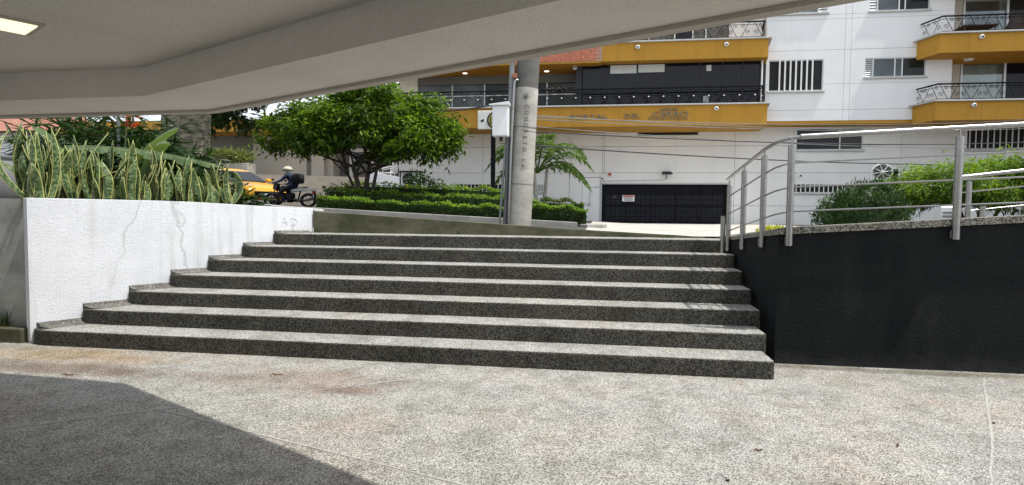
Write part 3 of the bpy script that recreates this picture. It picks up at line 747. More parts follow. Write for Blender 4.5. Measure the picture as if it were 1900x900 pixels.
# tinted glazing that closes the first-floor balcony
gl = empty('tinted_glazing', Vector((2.6, 23.7, 5.75))-apt.location); gl.parent = apt
ex = [-.69, .34, 1.43, 2.50, 3.80, 4.62, 5.35, 5.98]
for k in range(len(ex)-1):
    mesh('pane', MB().box(ex[k]+.02, ex[k+1]-.02, 23.72, 23.735, 5.74, 7.43), 'glass_black', gl)
    mesh('mullion', MB().box(ex[k+1]-.02, ex[k+1]+.02, 23.69, 23.75, 5.74, 7.43), 'dark_metal', gl)
mesh('pane', MB().box(5.985, 6.0, 23.76, 24.3, 5.74, 7.43), 'glass_black', gl)
mesh('roller_shade', MB().box(.40, 1.40, 23.69, 23.705, 7.08, 7.40), 'shade_cloth', gl); mesh('roller_shade', MB().box(1.47, 2.46, 23.69, 23.705, 7.10, 7.40), 'shade_cloth', gl)
mesh('paper_notice', MB().box(4.02, 4.20, 23.70, 23.712, 7.1, 7.32), 'shade_cloth', gl)
mesh('pale_post', MB().box(3.92, 4.12, 23.66, 23.69, 5.75, 6.15), 'joint', gl)
mesh('edge_post', MB().box(6.0, 6.06, 23.6, 23.66, 5.74, 7.43), 'white_metal', gl)
# second floor left: curtained windows behind the railing
mesh('wall_panel', MB().box(.06, 6.3, 24.7, 25.1, 8.1, 10.6), 'white_shaded', apt)
uw = empty('curtained_window', Vector((3, 24.6, 8.2))-apt.location); uw.parent = apt
for k, (x0, x1, mt) in enumerate(((.5, 1.9, 'curtain_dark'), (1.95, 2.9, 'curtain_dark'), (2.95, 3.6, 'glass_black'), (3.65, 4.1, 'curtain_dark'), (4.15, 5.0, 'curtain_dark'))):
    MAT.setdefault('curtain_dark', plain('dim_curtain', (.10, .105, .10), .9, var=.3, scale=9))
    mesh('pane', MB().box(x0, x1, 24.64, 24.66, 8.12, 10.2), mt, uw)
    mesh('mullion', MB().box(x1, x1+.045, 24.60, 24.68, 8.12, 10.2), 'aluminium', uw)
# upper white facade with scored panels ---------------------------------
FW1 = (6.42, 8.40, 6.38, 7.56); FW2 = (9.86, 11.97, 6.84, 7.55); FW3 = (6.42, 8.48, 9.30, 10.3); FW4 = (9.94, 12.02, 9.28, 10.3)
random.seed(21)
panelled([6.31, 9.13, 9.35, 12.86], [5.24, 5.65, 6.62, 7.9, 9.05, 9.22, 11.2], 24.2, .12, [FW1, FW2, FW3, FW4], 'white_paint', .010)
window(*FW1, 24.22, [.5], True, bars=7, pane='ink')
window(*FW2, 24.22, [.14, .5, .62], True, pane=['louvre', 'glass_grey', 'glass_grey', 'glass_room'])
window(*FW3, 24.22, [.35, .52, .84], True, pane=['glass_room', 'glass_room', 'glass_grey', 'louvre'])
window(*FW4, 24.22, [.14, .5, .6], True, pane=['louvre', 'glass_grey', 'glass_room', 'glass_room'])
mesh('corner_return', MB().box(12.70, 12.86, 24.33, 25.1, 5.3, 11.2), 'white_paint', apt)
# balcony doors on the right
for zb in (5.72, 8.09):
    bd = empty('balcony_door', Vector((14.5, 25, zb))-apt.location); bd.parent = apt
    mesh('jamb', MB().box(12.9, 13.55, 24.98, 25.1, zb, zb+1.72), 'beige', bd)
    cm = MB(); nn = 46
    for k in range(nn+1):
        x = 13.66+k*(1.2/nn); yy = 25.09+.018*math.sin(k*1.35); cm.v += [(x, yy, zb), (x, yy, zb+1.68)]
        if k: q = len(cm.v); cm.f.append((q-4, q-2, q-1, q-3))
    mesh('curtain', cm, 'curtain' if zb < 6 else 'glass_grey', bd)
    mesh('pane', MB().box(13.62, 15.05, 25.0, 25.008, zb, zb+1.70), 'glass_clear', bd)
    mesh('pane', MB().box(15.12, 16.6, 25.0, 25.02, zb, zb+1.70), 'glass_black' if zb < 6 else 'glass_room', bd)
    for x in (13.56, 15.05, 16.6): mesh('frame_post', MB().box(x, x+.07, 24.95, 25.03, zb, zb+1.70), 'aluminium', bd)
# wrought-iron railings -----------------------------------------------
def scroll(cx, cz, s, r0, turns, n=14):
    return [(cx+s*r0*(1-t*.75)*math.cos(t*turns*2*math.pi), 0, cz+r0*(1-t*.75)*math.sin(t*turns*2*math.pi)) for t in [k/n for k in range(n+1)]]
bal_me = {}
def baluster_mesh(mir):
    if mir not in bal_me:
        mb = MB(); s = mir
        mb.tube([(-.15*s, 0, .0), (-.06*s, 0, .16), (0, 0, .28), (.07*s, 0, .42), (.16*s, 0, .56)], .011, 4)
        mb.tube(scroll(.075*s, .17, s, .085, 1.4), .009, 4); mb.tube(scroll(-.085*s, .42, -s, .075, -1.4), .009, 4)
        mb.lathe([(.0, -.028), (.026, 0), (0, .028)], (0, 0, .28), 6)
        bal_me[mir] = mb
    return bal_me[mir]
def railing(part, path, z0, h, step, n0=0, light=False):
    path = [Vector((*p, 0)) for p in path]
    for a, b in zip(path[:-1], path[1:]):
        d = b-a; L = d.length; ang = math.atan2(d.y, d.x); k = max(1, round(L/step))
        mesh('handrail', MB().tube([(a.x, a.y, z0+h), (b.x, b.y, z0+h)], .030, 6), 'black_metal', part)
        mesh('lower_rail', MB().tube([(a.x, a.y, z0+.05), (b.x, b.y, z0+.05)], .012, 5), 'black_metal', part)
        mesh('upper_rail', MB().tube([(a.x, a.y, z0+h-.10), (b.x, b.y, z0+h-.10)], .010, 5), 'black_metal', part)
        for q in range(k):
            p = a+d*((q+.5)/k); key = ('b', (q % 2)*2-1)
            if key not in bal_me:
                o = mesh('baluster', baluster_mesh(key[1]), 'black_metal', part, local=True); bal_me[key] = o
            else: o = copy_of(bal_me[key], part)
            o.location = Vector((p.x, p.y, z0+.05))-wloc(part); o.rotation_euler.z = ang
            if light:
                if 'stud' not in bal_me:
                    s_ = mesh('rosette', MB().lathe([(.0, -.03), (.04, 0), (0, .03)], (0, 0, 0), 8), 'white_metal', part, local=True); bal_me['stud'] = s_
                else: s_ = copy_of(bal_me['stud'], part)
                s_.location = Vector((p.x, p.y-.02, z0+.30))-wloc(part)
railing(b1, [(-8.9, 23.25), (5.98, 23.25), (6.12, 24.15)], 5.78, .62, .56, light=True)
railing(b2, [(.1, 23.25), (5.98, 23.25), (6.12, 24.15)], 8.16, .60, .45)
railing(b3, [(11.66, 24.15), (11.92, 23.25), (18.8, 23.25)], 5.76, .58, .36)
railing(b4, [(11.72, 24.15), (11.98, 23.25), (18.8, 23.25)], 8.13, .58, .40)
# wall lights on the bands
for k, (x, z, lb) in enumerate(((1.40, 7.93, 'white round lamp on the upper ochre band, nearer the brick parapet'), (4.62, 7.93, 'white round lamp on the upper ochre band, near its right end'), (4.32, 5.58, 'white round lamp on the lower ochre band, right of the metal lettering'), (13.20, 7.93, 'white round lamp on the upper right balcony band'), (13.05, 5.56, 'white round lamp on the lower right balcony band'), (-.98, 7.33, 'small white lamp below the brick parapet corner'))):
    e = empty('band_lamp', (x, 23.15, z), lb, 'lamp', 'lamps on the ochre bands')
    mesh('shade', MB().lathe([(.075, 0), (.085, .05), (.06, .09), (.035, .10)], (x, 23.18 if k < 5 else 23.68, z), 12, 'y'), 'white_metal', e)
    mesh('bulb_hole', MB().lathe([(.035, 0), (.03, .006)], (x, 23.075 if k < 5 else 23.575, z-.01), 10, 'y'), 'ink', e)
# raised metal lettering on the lower band
let = empty('band_lettering', (1.0, 23.18, 5.1), 'raised metal lettering naming the building on the lower ochre band', 'lettering')
text_mesh('letters', 'PORTAL', .23, .03, 'letter_metal', let, (-1.16, 23.185, 5.26), sx=1.75)
text_mesh('letters', 'DEL', .23, .03, 'letter_metal', let, (.92, 23.185, 5.27), sx=1.6)
text_mesh('letters', 'CERRO', .29, .03, 'letter_metal', let, (1.98, 23.185, 5.29), sx=1.45)
sw = MB(); sw.tube([(1.86, 23.18, 5.24), (2.3, 23.18, 5.215), (2.8, 23.18, 5.23), (3.3, 23.18, 5.22)], .014, 5); sw.tube([(1.86, 23.18, 5.24), (1.92, 23.18, 5.32), (2.1, 23.18, 5.34)], .014, 5); sw.tube([(2.25, 23.18, 5.53), (2.42, 23.18, 5.62), (2.85, 23.18, 5.60), (2.92, 23.18, 5.54), (2.3, 23.18, 5.56)], .014, 5); sw.tube([(2.6, 23.18, 5.54), (2.45, 23.18, 5.30)], .012, 5)
mesh('emblem_lines', sw, 'letter_metal', let)
# balcony furniture on the upper right balcony
tb = empty('balcony_table', (13.4, 24.1, 8.09), 'low dark wicker table set behind the upper right balcony railing', 'table')
mesh('top', MB().bbox(12.95, 14.1, 23.75, 24.45, 8.50, 8.54, .01), 'wicker', tb)
for x in (13.0, 14.0):
    for y in (23.8, 24.4): mesh('leg', MB().tube([(x, y, 8.09), (x, y, 8.5)], .025, 6), 'wicker', tb)
ac = empty('balcony_armchair', (14.6, 24.0, 8.09), 'dark brown armchair with tilted back on the upper right balcony', 'chair')
mesh('seat', MB().bbox(14.35, 14.95, 23.7, 24.3, 8.30, 8.42, .02), 'wicker', ac)
mesh('backrest', MB().add([(14.25, 23.62, 8.35), (14.85, 23.62, 8.30), (14.98, 23.55, 8.72), (14.42, 23.55, 8.80), (14.25, 23.68, 8.35), (14.85, 23.68, 8.30), (14.98, 23.61, 8.72), (14.42, 23.61, 8.80)], [(0, 1, 2, 3), (4, 7, 6, 5), (0, 4, 5, 1), (1, 5, 6, 2), (2, 6, 7, 3), (3, 7, 4, 0)]), 'wicker', ac)
for x in (14.4, 14.9):
    for y in (23.75, 24.25): mesh('leg', MB().tube([(x, y, 8.09), (x, y, 8.32)], .022, 6), 'wicker', ac)

# ------------------------------------------------------------------ low wing at the left
wing = empty('low_wing_house', (-13, 25, 1.9), 'low beige house wing with grey entrance door left of the apartment block', 'building')
mesh('wall', MB().box(-24, -12.1, 25, 25.3, 1.5, 5.0), 'beige', wing)
mesh('recess_wall', MB().box(-12.1, -8.64, 26, 26.3, 1.5, 5.0), 'greywall', wing); mesh('return_wall', MB().box(-12.1, -11.8, 25.3, 26, 1.5, 5.0), 'beige', wing)
mesh('jamb_strip', MB().box(-12.9, -12.7, 24.97, 25, 2.8, 5.0), 'greywall', wing)
mesh('grey_bay', MB().box(-17.6, -15.5, 24.96, 25, 1.6, 5.0), 'greywall', wing)
mesh('parapet', MB().box(-24, -8.7, 23.6, 26.5, 5.0, 5.5), 'ochre', wing)
dr = empty('entrance_door', Vector((-10.8, 25.9, 2.8))-wing.location); dr.parent = wing
for (a, b, c_, d_) in ((-11.3, -11.14, 2.8, 4.5), (-10.3, -10.14, 2.8, 4.5), (-11.14, -10.3, 4.34, 4.5), (-11.14, -10.3, 3.95, 4.05)): mesh('frame', MB().box(a, b, 25.93, 26, c_, d_), 'white_metal', dr)
mesh('leaf', MB().box(-11.14, -10.3, 25.96, 26, 2.8, 3.95), 'greywall', dr); mesh('pane', MB().box(-11.14, -10.3, 25.96, 26, 4.05, 4.34), 'glass_grey', dr)
mesh('handle', MB().box(-11.1, -11.05, 25.9, 25.96, 3.35, 3.5), 'black_metal', dr)
m = MB(); m.prism([(-24, 22.6), (-8.9, 22.6), (-7.5, 22.6), (-7.5, 24.9), (-8.6, 24.9), (-8.6, 26.0), (-24, 26)], 1.3, [3.35, 2.98, 2.62, 2.62, 2.95, 2.95, 3.35])
tag(mesh('terrace', m, 'tan'), 'raised tan paved terrace in front of the low house wing', 'terrace')
m = MB(); m.prism([(-8.95, 22.4), (-7.4, 22.4), (-7.4, 22.58), (-8.95, 22.58)], 1.3, [3.20, 2.92, 2.92, 3.20], .01)
tag(mesh('parapet_wall', m, 'white_paint'), 'short white sloping parapet at the right end of the terrace', 'wall')
# far house with tiled roof
fh = empty('far_house', (-30, 32, 1.5), 'distant house with terracotta roof at the far left edge', 'building')
mesh('wall', MB().box(-50, -34.9, 32, 40, 1.5, 6.4), 'white_paint', fh)
m = MB(); m.add([(-51, 31.2, 6.3), (-34.4, 31.2, 6.3), (-34.4, 40.8, 6.3), (-51, 40.8, 6.3), (-49, 36, 8.6), (-36.2, 36, 8.6)], [(0, 1, 5, 4), (1, 2, 5), (2, 3, 4, 5), (3, 0, 4), (3, 2, 1, 0)]); mesh('roof', m, 'roof_tile', fh)

# ================================================================== RAILINGS
rail = empty('ramp_railing', (1.9, 6.5, 1.25), 'stainless steel railing with three bars along the front of the ramp wall', 'railing')
def post(x, y, z0, z1, parent, r=.036, lean=0):
    p = mesh('post', MB().tube([(x, y, z0), (x+lean, y, z1)], r, 12), 'steel', parent, True)
    mesh('rail_bracket', MB().tube([(x+lean, y, z1), (x+lean, y, z1+.075)], .011, 6), 'steel', p)
    mesh('base_plate', MB().bbox(x-.03, x+.03, y+.025, y+.055, z0+.01, z0+.09, .004), 'steel', p)
def zr(x): return 2.375+(x-1.96)*.049
for x in (1.97, 3.545, 5.2, 6.9): post(x, 6.487, 1.255+(x-1.97)*.057, zr(x)-.085, rail, .036)
for (x, y, z0, z1) in ((1.84, 7.0, 1.21, 2.24), (1.81, 7.78, 1.14, 2.13), (1.775, 8.45, 1.08, 1.97)): post(x, y, z0, z1, rail, .034)
mesh('handrail', MB().tube([(8, 6.487, zr(8)), (3.5, 6.487, zr(3.5)), (2.05, 6.487, zr(2.05))], .027, 12), 'steel', rail, True)
mesh('handrail', MB().tube([(2.05, 6.487, zr(2.05)-.003), (1.97, 6.5, 2.368), (1.90, 6.58, 2.355), (1.865, 6.70, 2.34), (1.84, 7.0, 2.305), (1.81, 7.78, 2.19), (1.77, 8.55, 2.065)], .020, 10), 'steel', rail, True)
for k, dz in enumerate((-.265, -.515, -.765)):
    mesh('bar', MB().tube([(8, 6.487, zr(8)+dz), (1.99, 6.487, zr(1.99)+dz), (1.91, 6.53, zr(1.9)+dz-.012), (1.865, 6.66, 2.34+dz), (1.84, 7.0, 2.30+dz), (1.81, 7.78, 2.185+dz*.97), (1.775, 8.45, 2.08+dz*.95)], .009, 6), 'steel', rail, True)
sp = empty('short_post', (1.71, 8.6, 1.05), 'short stainless post standing on the sixth step by the railing end', 'post')
mesh('tube', MB().tube([(1.71, 8.48, 1.04), (1.71, 8.48, 1.56)], .034, 12), 'steel', sp, True)
mesh('connector', MB().tube([(1.71, 8.48, 1.50), (1.775, 8.45, 1.50)], .008, 6), 'steel', sp)
rr = empty('rear_railing', (4.9, 8.7, 1.4), 'second stainless railing rising along the far side of the ramp', 'railing')
for x in (4.89, 6.6): post(x, 8.7, 1.35, 2.05+(x-4.89)*.12, rr, .033)
mesh('stub_post', MB().tube([(4.98, 8.55, 1.35), (4.98, 8.55, 1.72)], .036, 10), 'steel', rr, True)
for z, r in ((2.11, .025), (1.90, .008), (1.65, .008)): mesh('bar' if r < .02 else 'handrail', MB().tube([(4.72, 8.7, z-.01), (9, 8.7, z+.5)], r, 8), 'steel', rr, True)
pb = empty('control_box', (4.7, 8.75, 1.4), 'small grey louvred metal box behind the ramp railing post', 'box')
mesh('case', MB().bbox(4.60, 4.86, 8.78, 8.95, 1.35, 1.72, .01), 'aluminium', pb)
for k in range(5): mesh('slat', MB().box(4.63, 4.83, 8.765, 8.78, 1.42+k*.05, 1.445+k*.05), 'galv', pb)

# ================================================================== UTILITY POLE, BOX, CABLES
pole = empty('utility_pole', (-1.33, 10, 1.36), 'thick grey concrete utility pole with stencilled letters behind the stairs', 'pole')
def pc(z): return (-1.335+(z-1.36)*.052, 10.0, z)
mesh('shaft', MB().tube([pc(1.2), pc(1.8), pc(2.75), pc(3.66)], [.215, .213, .205, .196], 24), 'pole', pole, True)
mesh('upper_shaft', MB().tube([pc(3.661), pc(4.4), pc(8.5)], [.192, .186, .14], 24), 'pole_dark', pole, True)
for z in (2.33, 2.95): mesh('mould_seam', MB().tube([pc(z), pc(z+.008)], [.211, .211], 24), 'pole', pole, True)
fdir = Vector((-.135+1.33*0, -.99, 0))
def pole_text(ch, z, sz):
    cz = pc(z); ang = math.atan2(cz[0], -cz[1]) # face the plaza
    text_mesh('stencil_letter', ch, sz, .002, 'faded_ink', pole, (cz[0]+.02, cz[1]-.2085, z), (R(90), R(90), 0), 'CENTER')
for k, ch in enumerate('CONCRETO'): pole_text(ch, 3.33-k*.10, .095)
for k, ch in enumerate('SA'): pole_text(ch, 2.46-k*.1, .08)
st = MB(); cz = pc(3.5)
for a in range(7):
    an = a*2*math.pi/7; st.tube([(cz[0]+.02, cz[1]-.205, 3.5), (cz[0]+.02+.055*math.cos(an), cz[1]-.203, 3.5+.055*math.sin(an))], .006, 4)
mesh('stencil_mark', st, 'faded_ink', pole)
for z in (2.05, 3.0): mesh('strap', MB().tube([pc(z), pc(z+.02)], [.2115, .2115] if z < 2.5 else [.208, .208], 24), 'galv', pole, True)
cp = empty('conduit_pipes', (-1.5, 9.85, 1.36), 'bundle of grey conduit pipes running up the left side of the pole', 'pipe')
mesh('pipe', MB().tube([(-1.535, 9.85, 1.33), (-1.49, 9.85, 2.6), (-1.43, 9.85, 4.4)], .045, 10), 'galv', cp, True)
mesh('pipe', MB().tube([(-1.475, 9.78, 1.33), (-1.44, 9.78, 2.6), (-1.395, 9.78, 3.72), (-1.38, 9.79, 3.77), (-1.34, 9.83, 3.775)], .022, 8), 'steel', cp, True)
mesh('pipe', MB().tube([(-1.51, 9.77, 1.33), (-1.475, 9.79, 2.7), (-1.46, 9.85, 3.0)], .014, 6), 'dark_metal', cp, True)
mesh('pipe', MB().tube([(-1.63, 9.8, 1.33), (-1.57, 9.8, 2.2), (-1.53, 9.85, 2.85)], .02, 6), 'galv', cp, True)
mesh('clamp', MB().bbox(-1.43, -1.35, 9.75, 9.81, 3.80, 3.87, .008), 'rust', cp)
bx = empty('meter_box', (-1.6, 9.75, 2.83), 'white metal meter box strapped to the left of the concrete pole', 'box')
mesh('case', MB().bbox(-1.735, -1.47, 9.62, 9.80, 2.83, 3.33, .012), 'white_metal', bx)
mesh('hood', MB().prism([(-1.78, 9.57), (-1.455, 9.57), (-1.455, 9.82), (-1.78, 9.82)], 3.331, [3.345, 3.385, 3.385, 3.345], .006), 'white_metal', bx)
mesh('door_gap', MB().box(-1.715, -1.50, 9.616, 9.62, 2.855, 3.305), 'white_paint', bx)
mesh('bottom_gland', MB().tube([(-1.60, 9.72, 2.83), (-1.60, 9.72, 2.76)], .03, 8), 'dark_metal', bx)
cords = [((-1.15, 9.95, 2.95), (17, 22, 4.30), .012), ((-1.15, 9.95, 2.72), (17, 22, 3.55), .013), ((-1.13, 10, 3.16), (17, 22, 4.75), .007), ((-1.13, 10, 3.20), (17, 23, 5.2), .007), ((-1.13, 10.1, 3.24), (17, 24, 5.02), .007), ((-1.13, 10.1, 3.05), (17, 22, 4.05), .007), ((-1.5, 9.9, 3.44), (-9, 24.9, 6.3), .016)]
names = ['upper of the two thick black cables crossing the lower wall', 'lower of the two thick black cables crossing the lower wall', 'thin pale cable just under the ochre overhang, lowest of three', 'thin pale cable under the ochre overhang, topmost', 'thin pale cable under the ochre overhang, middle of three', 'thin cable crossing just below the dark window at right', 'dark cable running left from the pole across the shopfront']
for (a, b, r), nm in zip(cords, names):
    a = Vector(a); b = Vector(b)
    mesh_o = mesh('overhead_cable', MB().tube([a.lerp(b, t)-Vector((0, 0, t*(1-t))) for t in [k/16 for k in range(17)]], r, 5), 'cable' if r > .01 else 'galv', None)
    tag(mesh_o, nm, 'cable', 'cables running from the concrete pole')

# sign on a dark post behind the pole
sn = empty('round_logo_sign', (-2.86, 16, 1.45), 'white sign with round olive emblem on a black post behind the meter box', 'sign')
mesh('post', MB().box(-2.91, -2.80, 15.98, 16.09, 1.35, 3.95), 'black_metal', sn)
mesh('panel', MB().bbox(-3.27, -2.41, 15.93, 15.975, 3.86, 4.36, .01), 'sign_white', sn)
mesh('emblem_disc', MB().lathe([(.27, 0), (.27, .012)], (-2.78, 15.93, 4.1), 24, 'y').__class__().lathe([(.235, 0), (.235, .008)], (-2.78, 15.928, 4.1), 24, 'y'), 'ink', sn)
mesh('emblem_field', MB().lathe([(.19, 0), (.19, .006)], (-2.78, 15.918, 4.1), 24, 'y'), 'olive', sn)
for k in range(5): mesh('emblem_bar', MB().box(-2.92+k*.066, -2.895+k*.066, 15.904, 15.911, 4.0, 4.2), 'ink', sn)
mesh('arrow_mark', MB().prism([(-3.19, 15.925), (-3.10, 15.925), (-3.10, 15.93), (-3.19, 15.93)], 4.06, [4.10, 4.14, 4.14, 4.10]), 'ink', sn)

# ================================================================== HEDGES
def hedge(label, path, z0f, h, wd, n, seed, leaf=.055):
    e = empty('clipped_hedge', (*path[0], z0f(*path[0])), label, 'hedge', 'clipped garden hedges')
    g = np.random.default_rng(seed); P = []; U = []
    path = [Vector(p) for p in path]; seg = [(b-a).length for a, b in zip(path[:-1], path[1:])]; tot = sum(seg)
    core = MB()
    rings = []
    for i, p in enumerate(path):
        t = (path[min(i+1, len(path)-1)]-path[max(i-1, 0)]).normalized(); nr = Vector((-t.y, t.x)); z = z0f(*p)
        a = p+nr*wd*.42; b = p-nr*wd*.42
        rings.append([(b.x, b.y, z+.03), (a.x, a.y, z+.03), (a.x, a.y, z+h*.9), (b.x, b.y, z+h*.9)])
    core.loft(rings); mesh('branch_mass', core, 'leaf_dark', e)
    s = g.random(n)*tot
    for q in s:
        i = 0
        while i < len(seg)-1 and q > seg[i]: q -= seg[i]; i += 1
        a, b = path[i], path[i+1]; t = (b-a).normalized(); nr = Vector((-t.y, t.x)); p = a+t*min(q, seg[i])
        zz = z0f(p.x, p.y); lump = 1+.10*math.sin(q*4+i*1.7)+.09*math.sin(q*11)
        f = g.random()
        if f < .48: off_ = g.uniform(-.5, .5)*wd; hh = h*lump*g.uniform(.9, 1.06); u = (g.normal(0, .3), g.normal(0, .3), 1)
        else:
            sg_ = -1 if f < .9 else 1; off_ = sg_*wd*.5*g.uniform(.82, 1.06); hh = h*lump*g.uniform(.06, 1.0); u = (nr.x*sg_, nr.y*sg_, .4)
        P.append((p.x+nr.x*off_, p.y+nr.y*off_, zz+hh)); U.append(u)
    P = np.array(P); U = np.array(U); top = U[:, 2] > .9
    leaves('foliage', P[~top], U[~top], leaf, leaf*.62, 'leaf_hedge', e, .0, seed)
    Pt = P[top]; Pt[:, 2] += .012; Ut = U[top]; Ut[:, 2] = .25; Ut[:, :2] *= 4
    leaves('sunlit_growth', Pt, Ut, leaf*1.15, leaf*.8, 'leaf_sunlit', e, .0, seed+40)  # top leaves get the brighter green, sunlight put into their colour
tz = lambda x, y: terrain_z(x, y)+.02
hedge('long low front hedge along the kerb left of the concrete pole', [(-6.1, 12.5), (-5.3, 12.45), (-4.5, 12.42), (-3, 12.4), (-1.75, 12.4)], tz, .27, .55, 5200, 1)
hedge('short front hedge with square end just right of the concrete pole', [(-1.35, 12.4), (-.75, 12.4), (-.25, 12.45)], tz, .33, .5, 1900, 2)
hedge('middle hedge row curving behind the long front hedge', [(-6.6, 14.2), (-5.2, 14.0), (-4.0, 13.7), (-2.8, 13.5), (-1.3, 13.5)], lambda x, y: tz(x, y)+.10, .40, .6, 4200, 3)
hedge('rear hedge row rising towards the tree below the air conditioner', [(-7.0, 16.2), (-5.8, 15.8), (-4.8, 15.4), (-3.6, 15.1), (-2.4, 15.0)], lambda x, y: tz(x, y)+.27, .46, .6, 4200, 4)
hedge('rounded dark hedge against the wall left of the side door', [(-1.6, 17.2), (-1.0, 17.0), (-.4, 17.0)], lambda x, y: tz(x, y)+.06, .5, .5, 1500, 5)

# ================================================================== TREES
def limb(mb, a, b, r0, r1, bend, g, n=5):
    a = Vector(a); b = Vector(b); o = Vector((g.normal(0, bend), g.normal(0, bend), g.normal(0, bend*.5)))
    pts = [a.lerp(b, t)+o*math.sin(t*math.pi) for t in [k/n for k in range(n+1)]]
    mb.tube(pts, [r0+(r1-r0)*k/n for k in range(n+1)], 7); return pts
def tree(name, label, base, stems, lobes, nclus, per, L, W, mt, seed, droop=.35, spread=.07, shell=.5, bark='bark', twigs=26, cat='tree', clump=.15, sunlit=False):
    e = empty(name, base, label, cat); g = np.random.default_rng(seed)
    t = MB()
    for (dx, dy, top, r) in stems:
        pts = limb(t, (base[0]+dx*.25, base[1]+dy*.25, base[2]-.1), (base[0]+dx, base[1]+dy, top), r, r*.6, .05, g)
        tip = pts[-1]
        for k in range(max(3, twigs//len(stems))):
            l = lobes[int(g.integers(len(lobes)))]
            q = Vector((l[0]+g.normal(0, .5)*l[3]*.6, l[1]+g.normal(0, .5)*l[4]*.6, l[2]+g.normal(-.1, .3)*l[5]))
            limb(t, tip if k % 2 else pts[-2], q, r*.42, r*.1, .12, g, 4)
    mesh('trunk', t, bark, e, True)
    nc = max(60, nclus//16); P, U = lobes_points(lobes, nc, g, shell); cr_ = g.uniform(.6, 1.25, nc)
    P = np.repeat(P, 16, 0)+g.normal(0, 1, (nc*16, 3))*np.repeat(cr_, 16)[:, None]*np.array([clump, clump, clump*.5]); U = np.repeat(U, 16, 0)
    P, D = clusters(P, U, per, spread, g)
    lit_top = (np.repeat(U, per, 0)[:, 2] > .25) & (g.random(len(P)) < .55) if sunlit else np.zeros(len(P), bool)
    leaves('crown', P[~lit_top], D[~lit_top], L, W, mt, e, droop, seed)
    if sunlit: leaves('sunlit_leaves', P[lit_top]+np.array([0, 0, .03]), D[lit_top], L, W*1.1, 'leaf_sunlit', e, droop*.6, seed+1)  # upward-facing leaves brightened in colour to look sunlit
    return e
LB = [(-5.6,14.5,4.55,.9,.9,.25), (-6.6,14.6,4.35,.8,.8,.22), (-4.8,14.4,4.25,.8,.8,.25), (-7.5,14.5,4.05,.8,.8,.24), (-6.3,14.0,4.0,.8,.7,.25), (-5.3,13.9,3.9,.8,.7,.26), (-4.2,14.4,3.85,.7,.7,.24), (-8.1,14.6,3.72,.65,.7,.22), (-7.0,14.0,3.62,.8,.7,.24), (-5.8,13.8,3.5,.8,.6,.22), (-4.6,13.9,3.5,.75,.6,.24), (-3.85,14.4,3.5,.5,.6,.22), (-8.0,14.3,3.36,.55,.6,.16), (-6.9,13.8,3.24,.6,.5,.15), (-4.3,13.8,3.08,.6,.5,.2), (-3.95,14.2,3.2,.4,.5,.18), (-5.2,14.2,3.2,.7,.6,.15), (-5.8,15.2,3.9,1.3,.6,.5), (-7.2,15.2,3.7,.8,.5,.35)]
tree('garden_tree', 'leafy green tree with forked slim trunks over the hedges, centre left', (-5.93, 14.5, 1.68), [(-.30, 0, 2.75, .085), (.12, .1, 2.8, .085), (.42, -.1, 2.85, .06), (-.55, .1, 2.7, .05)], [(*l[:3], l[3]*.92, l[4]*.9, l[5]*.82) for l in LB], 4600, 8, .18, .054, 'leaf_tree', 3, sunlit=True)
big = tree('old_street_tree', 'old tree with very thick mottled trunk behind the snake plants', (-10.05, 13.2, 1.7), [(.12, .1, 7.2, .42)], [(-10, 13.4, 6.9, 3.2, 2.6, 1.3), (-10.75, 16, 4.25, .75, .8, .5), (-10.1, 15.7, 4.0, .55, .5, .28), (-9.9, 15.9, 4.5, .7, .6, .3), (-10.9, 15.8, 4.6, .9, .8, .4), (-12.6, 13, 6.0, 2.2, 2.0, .9)], 2600, 7, .22, .07, 'leaf_dark', 5, bark='bark', twigs=8)
tk = MB(); ps = [(-10.05+.03*k, 13.2, 1.4+k*.5) for k in range(13)]; tk.tube(ps, [.56+.02*math.sin(k*1.7)-.008*k for k in range(13)], 24); mesh('thick_bark', tk, 'big_bark', big, True)
# feathery tree and conifer on the right
tree('feathery_tree', 'wide feathery light green tree with bare dark stems behind the right railing', (8.7, 15, 1.25), [(-.5, .0, 2.0, .06), (.05, .1, 2.05, .06), (.45, -.1, 1.95, .05)], [(7.6, 15, 2.30, 1.05, 1.0, .42), (8.7, 15.1, 2.48, 1.1, 1.0, .45), (9.8, 14.9, 2.40, 1.2, 1.0, .46), (7.25, 14.8, 2.12, .6, .8, .22), (8.6, 14.4, 2.14, 1.2, .7, .2), (10.3, 14.8, 2.2, 1.0, .8, .25)], 2400, 9, .17, .032, 'leaf_feather', 8, .45, .06, .4, sunlit=True)
g_ = np.random.default_rng(31); cf = empty('conifer_bush', (5.55, 13.6, 1.25), 'rounded dark green conifer bush behind the ramp railing', 'bush')
mesh('stem', MB().tube([(5.55, 13.6, 1.2), (5.55, 13.6, 2.0)], [.06, .03], 8), 'bark', cf)
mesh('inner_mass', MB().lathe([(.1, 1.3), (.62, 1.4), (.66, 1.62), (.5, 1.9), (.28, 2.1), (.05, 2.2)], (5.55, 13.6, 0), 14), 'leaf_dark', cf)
P, U = lobes_points([(5.5, 13.6, 1.62, .78, .75, .40), (5.65, 13.5, 1.85, .58, .6, .42), (5.1, 13.5, 1.5, .42, .5, .24), (6.1, 13.6, 1.55, .42, .5, .3)], 1500, g_, .8); P, D = clusters(P, U, 6, .035, g_); D[:, 2] += .9
leaves('spray', P, D, .11, .03, 'leaf_conifer', cf, -.2, 32)
